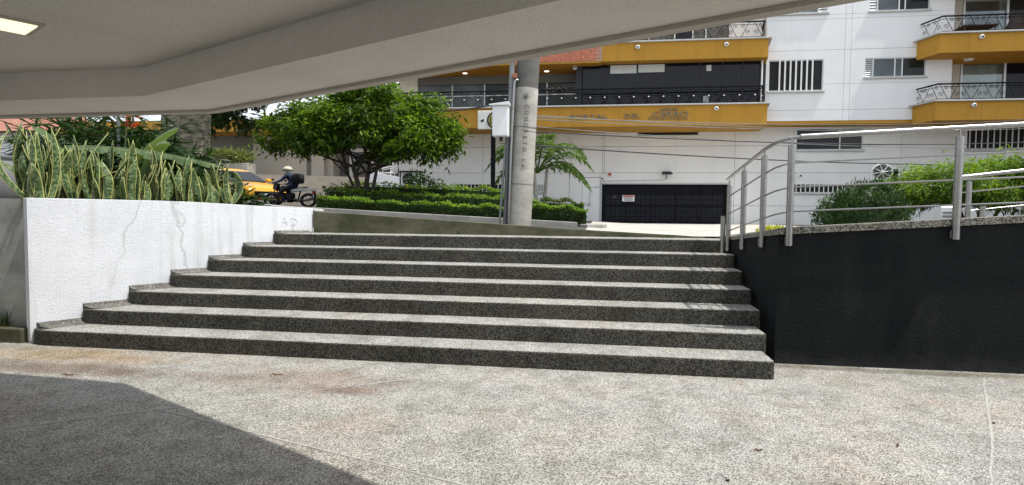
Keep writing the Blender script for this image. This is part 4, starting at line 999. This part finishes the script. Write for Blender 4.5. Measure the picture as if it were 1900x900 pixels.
# yellow-green groundcover beside ramp
g_ = np.random.default_rng(33); n = 500
for cx, sdx, lb in ((2.68, .18, 'patch of yellow leaves growing behind the corner of the ramp coping'),):
    P = np.stack([cx+g_.normal(0, sdx*.6, n), 9.5+g_.normal(0, .12, n), 1.25+g_.random(n)*.14], 1); D = g_.normal(0, .5, (n, 3)); D[:, 2] = .7
    yb = empty('yellow_shrub', (cx, 9.5, 1.22), lb, 'shrub'); leaves('foliage', P, D, .07, .035, 'leaf_yellow', yb, .1, 34)
# palms
def frond(e, base, az, length, rise, droop, seed, nl=46, mt='leaf_palm', leafl=.40, W=.05):
    g = np.random.default_rng(seed); dirh = Vector((math.cos(az), math.sin(az), 0)); pts = []
    for k in range(15):
        t = k/14; pts.append(Vector(base)+dirh*length*(t*(1-.12*t))+Vector((0, 0, rise*t-droop*t*t)))
    o = mesh('frond', MB().tube(pts, [.022*(1-.8*k/14)+.004 for k in range(15)], 5), mt, e)
    P = []; D = []
    for k in range(nl):
        t = .16+.82*k/nl; i = min(13, int(t*14)); p = pts[i].lerp(pts[i+1], t*14-i); tg = (pts[i+1]-pts[i]).normalized()
        sd = tg.cross(Vector((0, 0, 1))).normalized(); ll = leafl*(math.sin(math.pi*min(1, t*.9+.12))**.6)
        for s in (-1, 1):
            P.append(p); d = sd*s+tg*.55+Vector((0, 0, -.25+g.normal(0, .1))); D.append((d.normalized()*1.0, ll))
    Pn = np.array([tuple(p) for p in P]); Dn = np.array([tuple(d*2.2) for d, _ in D]); Ln = np.array([l for _, l in D])
    leaves('leaflet', Pn, Dn, Ln, W, mt, o, .25, seed, .1)['kind'] = 'stuff'
palm = empty('areca_palm', (-1.72, 17, 1.45), 'areca palm with arching feathery fronds behind the concrete pole', 'palm')
for dx, dy, top, lean in ((0, 0, 2.95, -.12), (.16, .1, 2.9, .1), (-.2, .1, 2.7, -.25)): mesh('trunk', MB().tube([(-1.72+dx, 17+dy, 1.35), (-1.72+dx+lean*.4, 17+dy, 2.1), (-1.72+dx+lean, 17+dy, top)], [.07, .055, .045], 8), 'pole', palm, True)
for k, (az, L, rs, dp) in enumerate(((-4, 1.85, 2.3, 2.3), (-28, 1.6, 2.7, 2.3), (18, 1.7, 2.9, 2.5), (-60, 1.0, 2.8, 2.3), (183, 1.75, 2.3, 2.3), (206, 1.6, 2.7, 2.4), (162, 1.6, 2.9, 2.4), (250, .8, 2.7, 1.9), (70, .9, 3.0, 1.9), (-10, 1.75, 1.2, 1.7), (192, 1.5, 1.3, 1.8), (6, 1.8, 1.75, 2.3))):
    frond(palm, (-1.74, 17, 2.75), R(az), L, rs, dp, 50+k)

# ================================================================== SNAKE PLANTS AND OTHER BED PLANTS
def blade(e, base, h, wd, az, lean, twist, curl, seed):
    g = random.Random(seed); n = 9; vs = []; uv = []; ctr = Vector(base)
    dirh = Vector((math.cos(az), math.sin(az), 0)); sd0 = Vector((-math.sin(az), math.cos(az), 0))
    for k in range(n+1):
        t = k/n; off_ = dirh*(lean*h*t**1.6)+sd0*(curl*h*math.sin(t*2.6)*.12); z = h*(t-.22*abs(lean)*t*t)
        a = twist*t; s = (sd0*math.cos(a)+dirh*math.sin(a)); nrm = (dirh*math.cos(a)-sd0*math.sin(a))
        w_ = wd*(.70+.40*math.sin(math.pi*min(1, t*.85+.05)))*(1 if t < .66 else max(.02, 1-((t-.66)/.34)**1.8))
        c_ = ctr+off_+Vector((0, 0, z)); wav = nrm*.012*math.sin(t*9+seed)
        for u in (0, .5, 1):
            vs.append(tuple(c_+s*(u-.5)*w_+(nrm*w_*.22*(abs(u-.5)*2)**2)+wav)); uv.append((u, t*h/.9))
    fs = []
    for k in range(n):
        for j in range(2): a = k*3+j; fs.append((a, a+1, a+4, a+3))
    L = wloc(e); me = bpy.data.meshes.new('leaf'); me.from_pydata([(x-L.x, y-L.y, z-L.z) for x, y, z in vs], [], fs)
    ul = me.uv_layers.new(name='UVMap')
    for lp in me.loops: ul.data[lp.index].uv = uv[lp.vertex_index]
    o = link('leaf', me, 'snake', e, True)
    md = o.modifiers.new('thickness', 'SOLIDIFY'); md.thickness = .006
    return o
ordn = ['first', 'second', 'third', 'fourth', 'fifth', 'sixth', 'seventh', 'eighth', 'ninth', 'tenth', 'eleventh', 'twelfth', 'thirteenth', 'fourteenth', 'fifteenth', 'sixteenth', 'seventeenth', 'eighteenth', 'nineteenth', 'twentieth']
random.seed(77)
NPL = 17
for k in range(NPL):
    t = -.04+k*(.70/(NPL-1)); p = A+dW*(B-A).length*t - nW*(.30+.22*(k % 2)+random.uniform(-.05, .05))
    if t < .03: p.y = max(p.y, 6.5)
    hh = 1.0-.36*max(0, t)/.66+random.uniform(-.06, .08)
    e = empty('snake_plant', (p.x, p.y, 1.58), f'variegated snake plant behind the white wall, {ordn[k]} clump counted from the left', 'snake plant', 'snake plants in the planter')
    nl = random.choice((6, 7, 8, 9))
    for j in range(nl):
        an = random.uniform(0, 6.28); rr_ = random.uniform(.02, .16)
        az = math.atan2(-1, .3)+random.gauss(0, .7)
        blade(e, (p.x+rr_*math.cos(an), p.y+rr_*math.sin(an)*.8, 1.57), hh*random.uniform(.42, 1.14), random.uniform(.06, .105), az+random.choice((0, 0, 2.2, -2.0)), random.gauss(.04, .14), random.gauss(0, .8), random.gauss(0, 1.2), k*31+j)
# two tall leaning leaves at far left, drooping one
e = empty('tall_snake_plant', (-7.0, 6.75, 1.58), 'tall snake plant with bent pale leaves at the far left end of the planter', 'snake plant', 'snake plants in the planter')
for j, (dx, h, az, ln, tw, cu) in enumerate(((0, 1.12, 2.6, .22, .5, 1.0), (-.1, .82, 3.3, .85, .6, .0), (.1, .7, .1, .75, .4, .2), (.25, .62, .2, .95, -.4, .1), (-.2, .7, 2.9, .55, .2, .5), (.05, .85, -.6, .2, .8, 1.4))):
    blade(e, (-7.0+dx, 6.75, 1.57), h, .10, az, ln, tw, cu, 700+j)
pt = empty('glazed_pot', (-8.25, 7.0, 1.6), 'large grey glazed pot at the left edge behind the planter wall', 'pot')
mesh('bowl', MB().lathe([(.30, 1.59), (.40, 1.75), (.44, 2.05), (.42, 2.22), (.44, 2.24), (.44, 2.28), (.38, 2.28), (.37, 2.2)], (-8.25, 7.0, 0), 28), 'pot', pt, True)
# dense dark shrubs in the bed behind
def shrub(name, label, lobes, n, L, W, mt, seed, droop=.2, group=None, spread=.05, per=5):
    e = empty(name, (lobes[0][0], lobes[0][1], 1.6), label, 'shrub', group); g = np.random.default_rng(seed); t = MB()
    for l in lobes: limb(t, (l[0], l[1], 1.5), (l[0], l[1], l[2]), .03, .012, .06, g)
    mesh('stems', t, 'bark', e); P, U = lobes_points(lobes, n, g, .35); P, D = clusters(P, U, per, spread, g); leaves('foliage', P, D, L, W, mt, e, droop, seed); return e
shrub('leafy_shrub', 'dark strappy shrub filling the bed behind the tall snake plants at left', [(-9.6, 9.9, 2.5, 1.3, .7, .75), (-8.6, 10.2, 2.55, .8, .6, .7)], 700, .42, .05, 'leaf_dark', 61)
shrub('leafy_shrub', 'dark green shrub behind the snake plants left of the red flower', [(-8.3, 9.8, 2.25, .9, .5, .55), (-7.4, 10.0, 2.1, .7, .5, .5)], 420, .26, .07, 'leaf_dark', 62)
shrub('leafy_shrub', 'dark low shrub behind the shorter snake plants near the yellow taxi', [(-6.9, 9.3, 1.85, .6, .3, .25), (-6.1, 9.2, 1.75, .5, .25, .2)], 260, .2, .06, 'leaf_dark', 63)
shrub('variegated_shrub', 'pale striped shrub row on the terrace right of the thick trunk', [(-16.1, 23.3, 3.85, .7, .25, .28), (-15.1, 23.3, 3.8, .6, .25, .25)], 160, .36, .06, 'leaf_striped', 64, -.6)
tag(mesh('shrub_trough', MB().bbox(-16.9, -14.5, 23.0, 23.6, 3.0, 3.6, .02), 'concrete'), 'stone trough holding the pale striped shrub row', 'planter')
shrub('flowering_shrub', 'loose shrub with yellow flowers beside the air conditioner', [(-5.4, 17.5, 2.35, .55, .5, .45), (-4.8, 17.3, 2.15, .5, .4, .3)], 170, .16, .07, 'leaf_dark', 65)
fs_ = bpy.data.objects['flowering_shrub']
for k, (x, z) in enumerate(((-5.25, 2.12), (-4.85, 2.05), (-4.75, 2.22), (-5.55, 2.35), (-4.55, 2.0))):
    P = np.repeat(np.array([[x, 16.95, z]]), 7, 0); a = np.linspace(0, 6.28, 7); D = np.stack([np.cos(a)*2, np.full(7, -.6), np.sin(a)*2], 1)
    leaves('flower', P, D, .09, .07, 'petal_yellow', fs_, 0, 90+k)
shrub('leafy_shrub', 'dark low shrub beside the tree foot behind the motorcycle', [(-7.6, 17.2, 2.1, .9, .4, .28), (-6.7, 16.9, 2.0, .6, .4, .22)], 300, .14, .07, 'leaf_dark', 66)
# heliconia with red bracts, banana leaf
hl = empty('heliconia', (-7.8, 9.0, 1.6), 'heliconia with a hanging red flower spike under the canopy edge', 'plant')
mesh('stem', MB().tube([(-7.9, 9.0, 1.55), (-7.9, 9.0, 2.6), (-7.84, 9.0, 3.3), (-7.76, 9.0, 3.36), (-7.74, 9.0, 2.95)], .014, 6), 'leaf_banana', hl)
P = []; D = []
for k in range(9): P.append((-7.745, 9.0, 3.24-k*.035)); D.append(((-1)**k*1.6, 0, .35))
for k in range(9): P.append((-7.745, 9.0, 3.23-k*.035)); D.append(((-1)**k*1.2, -.8, .3))
leaves('bract', np.array(P), np.array(D), .15, .055, 'petal_red', hl, 0, 71)
def big_leaf(e, pts, wd, seed, sag=.5, name='leaf'):
    mb = MB(); n = len(pts); P = [Vector(p) for p in pts]
    for i, p in enumerate(P):
        t = (P[min(i+1, n-1)]-P[max(i-1, 0)]).normalized(); sd = t.cross(Vector((0, 0, 1))).normalized(); f = i/(n-1)
        w_ = wd*(math.sin(math.pi*min(1, .08+.92*f))**.55)
        for u in (-1, -.5, 0, .5, 1): mb.v.append(tuple(p+sd*u*w_*.5-Vector((0, 0, 1))*abs(u)**1.5*w_*sag+Vector((0, 0, .01*math.sin(i*2.3+u*5)))))
    for i in range(n-1):
        for j in range(4): a = i*5+j; mb.f.append((a, a+1, a+6, a+5))
    return mesh(name, mb, 'leaf_banana', e, True, fix=False)
def torn_leaf(e, pts, wd, seed):
    g = random.Random(seed); P = [Vector(p) for p in pts]; n = len(P); mb = MB()
    mb.tube(P, [.018*(1-.8*i/n)+.003 for i in range(n)], 6)
    for i in range(n-1):
        t = (P[i+1]-P[i]).normalized(); sd = t.cross(Vector((0, 0, 1))).normalized(); f = (i+.5)/(n-1); w_ = wd*(math.sin(math.pi*min(1, .06+.94*f))**.5)
        for s in (-1, 1):
            dr = (.75+.25*math.sin(i*.9)+g.uniform(-.06, .06)) if s < 0 else .5+.15*math.sin(i*.7); k0 = P[i]; k1 = P[i].lerp(P[i+1], .86 if g.random() < .12 else 1.04); lean = t*w_*.35
            m0 = (sd*-s*.55-Vector((0, 0, .25*dr)))*w_+lean*.5; m1 = (sd*-s*.8-Vector((0, 0, dr)))*w_*(1+.08*math.sin(i*1.3))+lean
            o = len(mb.v); mb.v += [tuple(k0), tuple(k1), tuple(k1+m0), tuple(k0+m0), tuple(k1+m1), tuple(k0+m1)]; mb.f += [(o, o+1, o+2, o+3), (o+3, o+2, o+4, o+5)]
    return mesh('leaf', mb, 'leaf_banana', e, False, fix=False)
def arcp(a, b, h, n=14): a = Vector(a); b = Vector(b); return [a.lerp(b, t)+Vector((0, 0, 4*h*t*(1-t))) for t in [k/n for k in range(n+1)]]
bn = empty('banana_plant', (-9.0, 9.1, 1.6), 'banana plant with one long pale leaf arching over the snake plants', 'plant')
torn_leaf(bn, arcp((-8.75, 8.7, 2.60), (-5.95, 8.75, 2.27), .10, 40), .15, 1)
big_leaf(bn, arcp((-8.3, 9.2, 1.8), (-7.2, 9.4, 3.0), .25), .34, 2, .3); big_leaf(bn, arcp((-7.9, 9.3, 1.8), (-7.15, 9.1, 2.7), .35), .28, 3, .4); big_leaf(bn, arcp((-8.9, 9.3, 1.8), (-9.7, 9.0, 3.0), .3), .36, 4, .35)
for x in (-9.0, -8.4, -8.0): mesh('stalk', MB().tube([(x, 9.2, 1.55), (x+.1, 9.1, 2.2), (x+.22, 8.9, 2.55)], .03, 8), 'leaf_banana', bn, True)
tag(mesh('garden_post', MB().tube([(-8.55, 9.6, 1.5), (-8.55, 9.6, 3.6)], .03, 8), 'galv', None, True), 'thin grey metal post among the plants at left', 'post')

# ================================================================== AC UNIT, CHAIR, DISH
au = empty('air_conditioner', (-6.37, 20, 2.3), 'white outdoor air conditioner unit on a stand left of the flowering shrub', 'air conditioner')
mesh('case', MB().bbox(-6.70, -6.04, 19.7, 20.0, 2.50, 2.98, .015), 'white_metal', au)
mesh('fan_ring', MB().lathe([(.20, 0), (.20, .02), (.17, .02), (.17, .0)], (-6.46, 19.7, 2.74), 24, 'y'), 'dark_metal', au)
mesh('fan_grille', MB().lathe([(.17, 0), (.17, .006)], (-6.46, 19.698, 2.74), 24, 'y'), 'ink', au)
for k in range(8):
    a = k*math.pi/4; mesh('fan_blade', MB().tube([(-6.46, 19.685, 2.74), (-6.46+.16*math.cos(a), 19.685, 2.74+.16*math.sin(a))], .008, 4), 'galv', au)
mesh('red_label', MB().box(-6.20, -6.12, 19.694, 19.70, 2.82, 2.90), 'red', au)
mesh('top_cover', MB().bbox(-6.78, -5.98, 19.62, 20.06, 2.985, 3.02, .008), 'dark_metal', au)
for x in (-6.74, -6.02): mesh('stand_leg', MB().box(x-.02, x+.02, 19.66, 19.70, 1.6, 2.99), 'dark_metal', au)
ch = empty('plastic_chair', (-7.7, 21, 2.7), 'white plastic garden chair on the terrace behind the tree', 'chair')
mesh('seat', MB().bbox(-8.0, -7.45, 20.8, 21.3, 3.02, 3.06, .012), 'white_metal', ch)
bk = MB()
for k in range(7):
    z = 3.08+.36; x = -7.42+.02*k
    bk.tube([(-7.5+.02*k, 20.8+k*.08, 3.04), (-7.36+.01*k, 20.8+k*.08, 3.40)], .014, 5)
bk.tube([(-7.37, 20.75, 3.41), (-7.32, 21.05, 3.44), (-7.33, 21.35, 3.41)], .022, 6); mesh('backrest', bk, 'white_metal', ch)
for y in (20.8, 21.3):
    mesh('armrest', MB().tube([(-7.4, y, 3.30), (-7.8, y, 3.22), (-7.98, y, 3.2), (-8.0, y, 3.04)], .02, 6), 'white_metal', ch)
    for x in (-7.98, -7.47): mesh('leg', MB().tube([(x, y, 2.72), (x, y, 3.04)], .02, 6), 'white_metal', ch)
ch.location = (-8.55, 23.3, 2.86)
ds = empty('spoked_dish', (6.93, 15.9, 1.25), 'round grey spoked dish mounted beside a black post behind the railing', 'dish')
c_ = (6.92, 15.8, 2.68)
rim = [(c_[0]+.245*math.cos(a), c_[1]+.02*math.cos(a), c_[2]+.195*math.sin(a)) for a in [k*2*math.pi/28 for k in range(29)]]
mesh('rim', MB().tube(rim, .022, 8, False), 'aluminium', ds, True)
pd = MB(); cc = len(pd.v); pd.v.append((c_[0], c_[1]+.07, c_[2])); pd.v += [(p[0], p[1], p[2]) for p in rim[:-1]]; pd.f += [(0, 1+k, 1+(k+1) % 28) for k in range(28)]; mesh('bowl', pd, 'greywall', ds, True)
for k in range(8):
    a = k*math.pi/4+.2; mesh('spoke', MB().tube([(c_[0], c_[1]-.02, c_[2]), (c_[0]+.235*math.cos(a), c_[1]-.005, c_[2]+.185*math.sin(a))], .014, 5), 'aluminium', ds)
mesh('hub', MB().lathe([(.05, 0), (.045, .03), (.02, .04)], (c_[0], c_[1], c_[2]), 12, 'y'), 'aluminium', ds)
mesh('arm', MB().tube([(c_[0], c_[1]-.03, c_[2]), (7.22, 15.9, 2.69)], .012, 5), 'galv', ds)
tag(mesh('black_post', MB().bbox(7.19, 7.32, 15.85, 16.0, 1.2, 2.76, .008), 'black_metal'), 'black square post beside the spoked dish', 'post')
tag(mesh('black_post', MB().bbox(7.48, 7.62, 15.85, 16.0, 1.2, 2.2, .008), 'black_metal'), 'shorter black square post under the feathery tree', 'post')

# ================================================================== TAXI
tx = empty('yellow_taxi', (-11.6, 17.35, 1.78), 'yellow taxi with its bonnet and headlight showing past the snake plants', 'taxi', rz=R(-24))
def body_ring(x, zlo, zhi, w, crown):
    hw = w/2; return [(x, -hw*.94, zlo), (x, -hw, zlo+(zhi-zlo)*.45), (x, -hw*.97, zhi-.05), (x, -hw*.86, zhi), (x, -hw*.4, zhi+crown), (x, hw*.4, zhi+crown), (x, hw*.86, zhi), (x, hw*.97, zhi-.05), (x, hw, zlo+(zhi-zlo)*.45), (x, hw*.94, zlo)]
prof = [(1.92, .28, .46, 1.2, .0), (1.86, .22, .58, 1.42, .01), (1.7, .18, .66, 1.56, .02), (1.3, .18, .76, 1.64, .03), (.75, .18, .86, 1.68, .03), (-.2, .18, .90, 1.7, .02), (-1.3, .18, .92, 1.7, .02), (-1.9, .2, .9, 1.62, .02), (-2.05, .28, .78, 1.45, .0)]
mesh('body', MB().loft([body_ring(*p) for p in reversed(prof)]), 'taxi', tx, True, True)
cab = [(.80, .88, 1.52), (.25, 1.30, 1.24), (-.2, 1.42, 1.18), (-.9, 1.42, 1.18), (-1.45, 1.30, 1.22), (-1.95, .92, 1.5)]
cr = [[(x, -w_/2, .84), (x, -w_/2*.9 if z > 1 else -w_/2, z), (x, w_/2*.9 if z > 1 else w_/2, z), (x, w_/2, .84)] for x, z, w_ in cab]
mesh('roof', MB().loft(list(reversed(cr))), 'taxi', tx, True, True)
mesh('windscreen', MB().add([(.86, -.72, .90), (.86, .72, .90), (.30, .57, 1.29), (.30, -.57, 1.29), (.84, -.72, .88), (.84, .72, .88), (.27, .57, 1.27), (.27, -.57, 1.27)], [(0, 1, 2, 3), (4, 7, 6, 5), (0, 4, 5, 1), (1, 5, 6, 2), (2, 6, 7, 3), (3, 7, 4, 0)]), 'glass_black', tx, False, True)
for s in (-1, 1):
    mesh('side_window', MB().add([(.55, s*.735, .92), (-.3, s*.73, .92), (-.3, s*.60, 1.36), (.2, s*.61, 1.26), (.55, s*.72, .92), (-.3, s*.715, .92), (-.3, s*.585, 1.36), (.2, s*.595, 1.26)], [(0, 1, 2, 3), (4, 7, 6, 5)]), 'glass_black', tx, False, True)
    mesh('headlight', MB().loft([[(1.80, s*.40, .50), (1.80, s*.40, .60), (1.78, s*.62, .62), (1.78, s*.62, .52)], [(1.88, s*.40, .50), (1.86, s*.42, .585), (1.56, s*.785, .70), (1.60, s*.785, .58)]]), 'headlamp_glass', tx, False, True) if 'headlamp_glass' in MAT else None
    mesh('mirror', MB().bbox(.62, .78, s*.92-.1, s*.92+.1, .9, 1.03, .03), 'taxi', tx, False, True)
    for x in (1.22, -1.28):
        w_ = mesh('wheel', MB().lathe([(.20, -.09), (.29, -.09), (.31, -.05), (.31, .05), (.29, .09), (.20, .09)], (x, s*.76, .30), 20, 'y'), 'rubber', tx, True, True)
        mesh('rim', MB().lathe([(.205, -.085), (.19, -.095), (.05, -.07), (.05, .07), (.19, .095), (.205, .085)], (x, s*.76, .30), 16, 'y'), 'aluminium', w_, False, True)
mesh('grille', MB().bbox(1.86, 1.945, -.50, .50, .26, .47, .02), 'black_metal', tx, False, True)
mesh('number_plate', MB().bbox(1.946, 1.958, -.19, .19, .28, .39, .004), 'plate', tx, False, True)
mesh('badge', MB().lathe([(.05, 0), (.05, .01)], (1.95, 0, .44), 10, 'x'), 'chrome', tx, False, True)
mesh('bumper', MB().bbox(1.72, 1.90, -.74, .74, .17, .25, .03), 'taxi', tx, False, True)

# ================================================================== MOTORCYCLE AND RIDER (built facing +x, turned to face left and away)
mc = empty('motorcycle', (-8.72, 15.9, 1.69), 'black motorcycle with white tail and red plate in front of the taxi', 'motorcycle', rz=R(172))
def lm(name, mb, mt, par=mc, sm=False): return mesh(name, mb, mt, par, sm, True)
for x in (.72, -.68):
    t = MB(); t.tube([(x+.26*math.cos(a), 0, .30+.26*math.sin(a)) for a in [k*2*math.pi/24 for k in range(25)]], .05, 8, False); w_ = lm('wheel', t, 'rubber', sm=True)
    t = MB(); t.tube([(x+.205*math.cos(a), 0, .30+.205*math.sin(a)) for a in [k*2*math.pi/20 for k in range(21)]], .018, 6, False)
    for k in range(6): a = k*math.pi/3; t.tube([(x, 0, .3), (x+.2*math.cos(a), 0, .3+.2*math.sin(a))], .01, 4)
    lm('rim', t, 'galv', w_)
lm('fork', MB().tube([(.72, .08, .30), (.45, .08, .92)], .022, 8).tube([(.72, -.08, .30), (.45, -.08, .92)], .022, 8), 'galv')
lm('handlebar', MB().tube([(.30, .36, .98), (.40, .2, 1.0), (.44, 0, .97), (.40, -.2, 1.0), (.30, -.36, .98)], .014, 6), 'black_metal')
lm('fuel_tank', MB().loft([[(.38, -.06, .70), (.38, .06, .70), (.38, .05, .84), (.38, -.05, .84)], [(.2, -.15, .66), (.2, .15, .66), (.2, .12, .92), (.2, -.12, .92)], [(-.08, -.11, .64), (-.08, .11, .64), (-.08, .08, .82), (-.08, -.08, .82)]]), 'dark_metal', sm=True)
lm('seat', MB().loft([[(-.05, -.09, .72), (-.05, .09, .72), (-.05, .08, .80), (-.05, -.08, .80)], [(-.4, -.13, .74), (-.4, .13, .74), (-.4, .12, .83), (-.4, -.12, .83)], [(-.62, -.10, .78), (-.62, .10, .78), (-.62, .09, .87), (-.62, -.09, .87)]]), 'black_cloth', sm=True)
lm('tail_cowl', MB().loft([[(-.12, -.14, .66), (-.12, .14, .66), (-.12, .14, .74), (-.12, -.14, .74)], [(-.55, -.15, .70), (-.55, .15, .70), (-.55, .15, .82), (-.55, -.15, .82)], [(-.95, -.07, .70), (-.95, .07, .70), (-.95, .05, .77), (-.95, -.05, .77)]]), 'white_metal', sm=True)
lm('engine', MB().bbox(-.12, .28, -.15, .15, .30, .62, .04), 'dark_metal'); lm('frame', MB().tube([(.45, 0, .9), (.35, 0, .45), (.0, 0, .27), (-.3, 0, .32), (-.4, 0, .72)], .03, 6), 'black_metal')
lm('swingarm', MB().tube([(-.2, .1, .36), (-.68, .1, .30)], .025, 6).tube([(-.2, -.1, .36), (-.68, -.1, .30)], .025, 6), 'galv')
lm('exhaust', MB().tube([(.2, -.16, .36), (-.1, -.18, .26), (-.4, -.18, .30), (-.85, -.18, .42)], [.025, .03, .05, .055], 8), 'galv', sm=True)
lm('fairing', MB().loft([[(.45, -.10, .70), (.45, .10, .70), (.45, .10, 1.02), (.45, -.10, 1.02)], [(.62, -.06, .78), (.62, .06, .78), (.60, .05, .98), (.60, -.05, .98)]]), 'dark_metal', sm=True)
lm('number_plate', MB().bbox(-.93, -.915, -.10, .10, .42, .56, .004), 'sign_white'); lm('tail_light', MB().bbox(-.93, -.86, -.07, .07, .57, .68, .012), 'red')
lm('mudguard', MB().tube([(-.85, 0, .68), (-.92, 0, .55), (-.94, 0, .38)], .05, 6), 'black_metal')
for s in (-1, 1): lm('mirror', MB().tube([(.40, s*.26, 1.0), (.42, s*.34, 1.14)], .008, 5).bbox(.40, .43, s*.34-.06, s*.34+.06, 1.12, 1.19, .01), 'black_metal')
pn = empty('person', (-8.72, 15.9, 1.69), 'rider in navy jacket, cream helmet and black backpack sitting on the motorcycle', 'person', rz=R(172))
bv = [((-.18, 0, .88), .15), ((-.16, 0, 1.05), .155), ((-.08, 0, 1.22), .17), ((-.02, 0, 1.34), .14), ((.03, 0, 1.43), .065), ((.06, 0, 1.50), .075), ((.08, 0, 1.58), .085)]
be = [(i, i+1) for i in range(6)]
for s in (-1, 1):
    o_ = len(bv); bv += [((-.01, s*.19, 1.34), .075), ((.12, s*.27, 1.13), .055), ((.30, s*.31, 1.04), .04), ((.36, s*.32, 1.01), .036)]; be += [(3, o_), (o_, o_+1), (o_+1, o_+2), (o_+2, o_+3)]
    o_ = len(bv); bv += [((-.08, s*.13, .84), .10), ((.18, s*.2, .70), .082), ((.24, s*.2, .62), .07), ((.10, s*.2, .36), .05), ((.08, s*.2, .30), .045), ((.20, s*.21, .27), .04)]; be += [(0, o_), (o_, o_+1), (o_+1, o_+2), (o_+2, o_+3), (o_+3, o_+4), (o_+4, o_+5)]
me = bpy.data.meshes.new('body'); me.from_pydata([v for v, _ in bv], be, []); me.update()
bo = link('body', me, 'navy', pn); sk = bo.modifiers.new('Skin', 'SKIN')
for i, (_, r) in enumerate(bv): me.skin_vertices[0].data[i].radius = (r, r)
me.skin_vertices[0].data[0].use_root = True
ss = bo.modifiers.new('Sub', 'SUBSURF'); ss.levels = 2; ss.render_levels = 2
lm('helmet', MB().lathe([(.06, 1.44), (.125, 1.46), (.15, 1.56), (.145, 1.64), (.10, 1.71), (.02, 1.735)], (.085, 0, 0), 18), 'cream', pn, True)
lm('helmet_stripe', MB().lathe([(.151, 1.545), (.1525, 1.585)], (.085, 0, 0), 18), 'black_metal', pn)
lm('visor', MB().loft([[(.20, -.105, 1.53), (.20, .105, 1.53), (.20, .105, 1.62), (.20, -.105, 1.62)], [(.245, -.06, 1.54), (.245, .06, 1.54), (.235, .06, 1.61), (.235, -.06, 1.61)]]), 'glass_black', pn)
lm('face', MB().lathe([(.05, 1.45), (.10, 1.5), (.11, 1.56), (.09, 1.6)], (.12, 0, 0), 12), 'skin', pn, True)
lm('backpack', MB().bbox(-.46, -.17, -.18, .18, 1.0, 1.42, .06), 'black_cloth', pn, True)
for s in (-1, 1):
    gm = MB()
    for k in range(4): y = s*(.30+.022*k); gm.tube([(.34, y, 1.02), (.38, y, 1.03), (.405, y, 1.005), (.395, y, .98)], .010, 5)
    gm.tube([(.34, s*.29, 1.0), (.36, s*.275, .985), (.385, s*.27, .98)], .011, 5)
    lm('glove', gm, 'black_cloth', pn)
    lm('trouser_leg', MB().tube([(-.06, s*.13, .85), (.18, s*.2, .70)], [.105, .088], 10).tube([(.24, s*.2, .63), (.10, s*.2, .34)], [.076, .056], 10), 'black_cloth', pn, True)
    lm('shoe', MB().bbox(.04, .28, s*.21-.05, s*.21+.05, .215, .30, .02), 'black_cloth', pn)

mc.scale = pn.scale = (.88, .85, .68); tx.scale = (1.08, 1.0, .82)
# ================================================================== SMALL THINGS ON THE PLAZA
lv = [((2.05, 4.3), .16, 1.4, 'thin reddish dry pod lying on the pale plaza at right'), ((1.08, 4.05), .06, .5, 'small dry leaf lying left of the reddish pod'), ((.78, 3.55), .05, 2.0, 'small dark leaf fragment near the lower middle of the plaza'), ((-3.0, 5.2), .12, .3, 'twig fragment lying in front of the first step at left'), ((-4.9, 4.85), .14, .1, 'thin twig on the plaza at the canopy shadow edge'), ((-5.9, 5.0), .10, .2, 'thin twig on the stained plaza at far left'), ((3.0, 4.9), .04, .8, 'tiny dark leaf on the plaza below the black wall')]
for (x, y), L, a, lb in lv:
    mb = MB(); d = Vector((math.cos(a), math.sin(a)*.4)); n_ = 6
    pts = [(x+d.x*L*(k/n_-.5), y+d.y*L*(k/n_-.5)+.006*math.sin(k*2), .008+.006*math.sin(k*1.3)) for k in range(n_+1)]
    mb.tube(pts, [.002+.005*math.sin(math.pi*(k+.5)/(n_+1)) for k in range(n_+1)], 5)
    tag(mesh('fallen_leaf', mb, 'twig'), lb, 'leaf litter', 'leaf litter on the plaza')
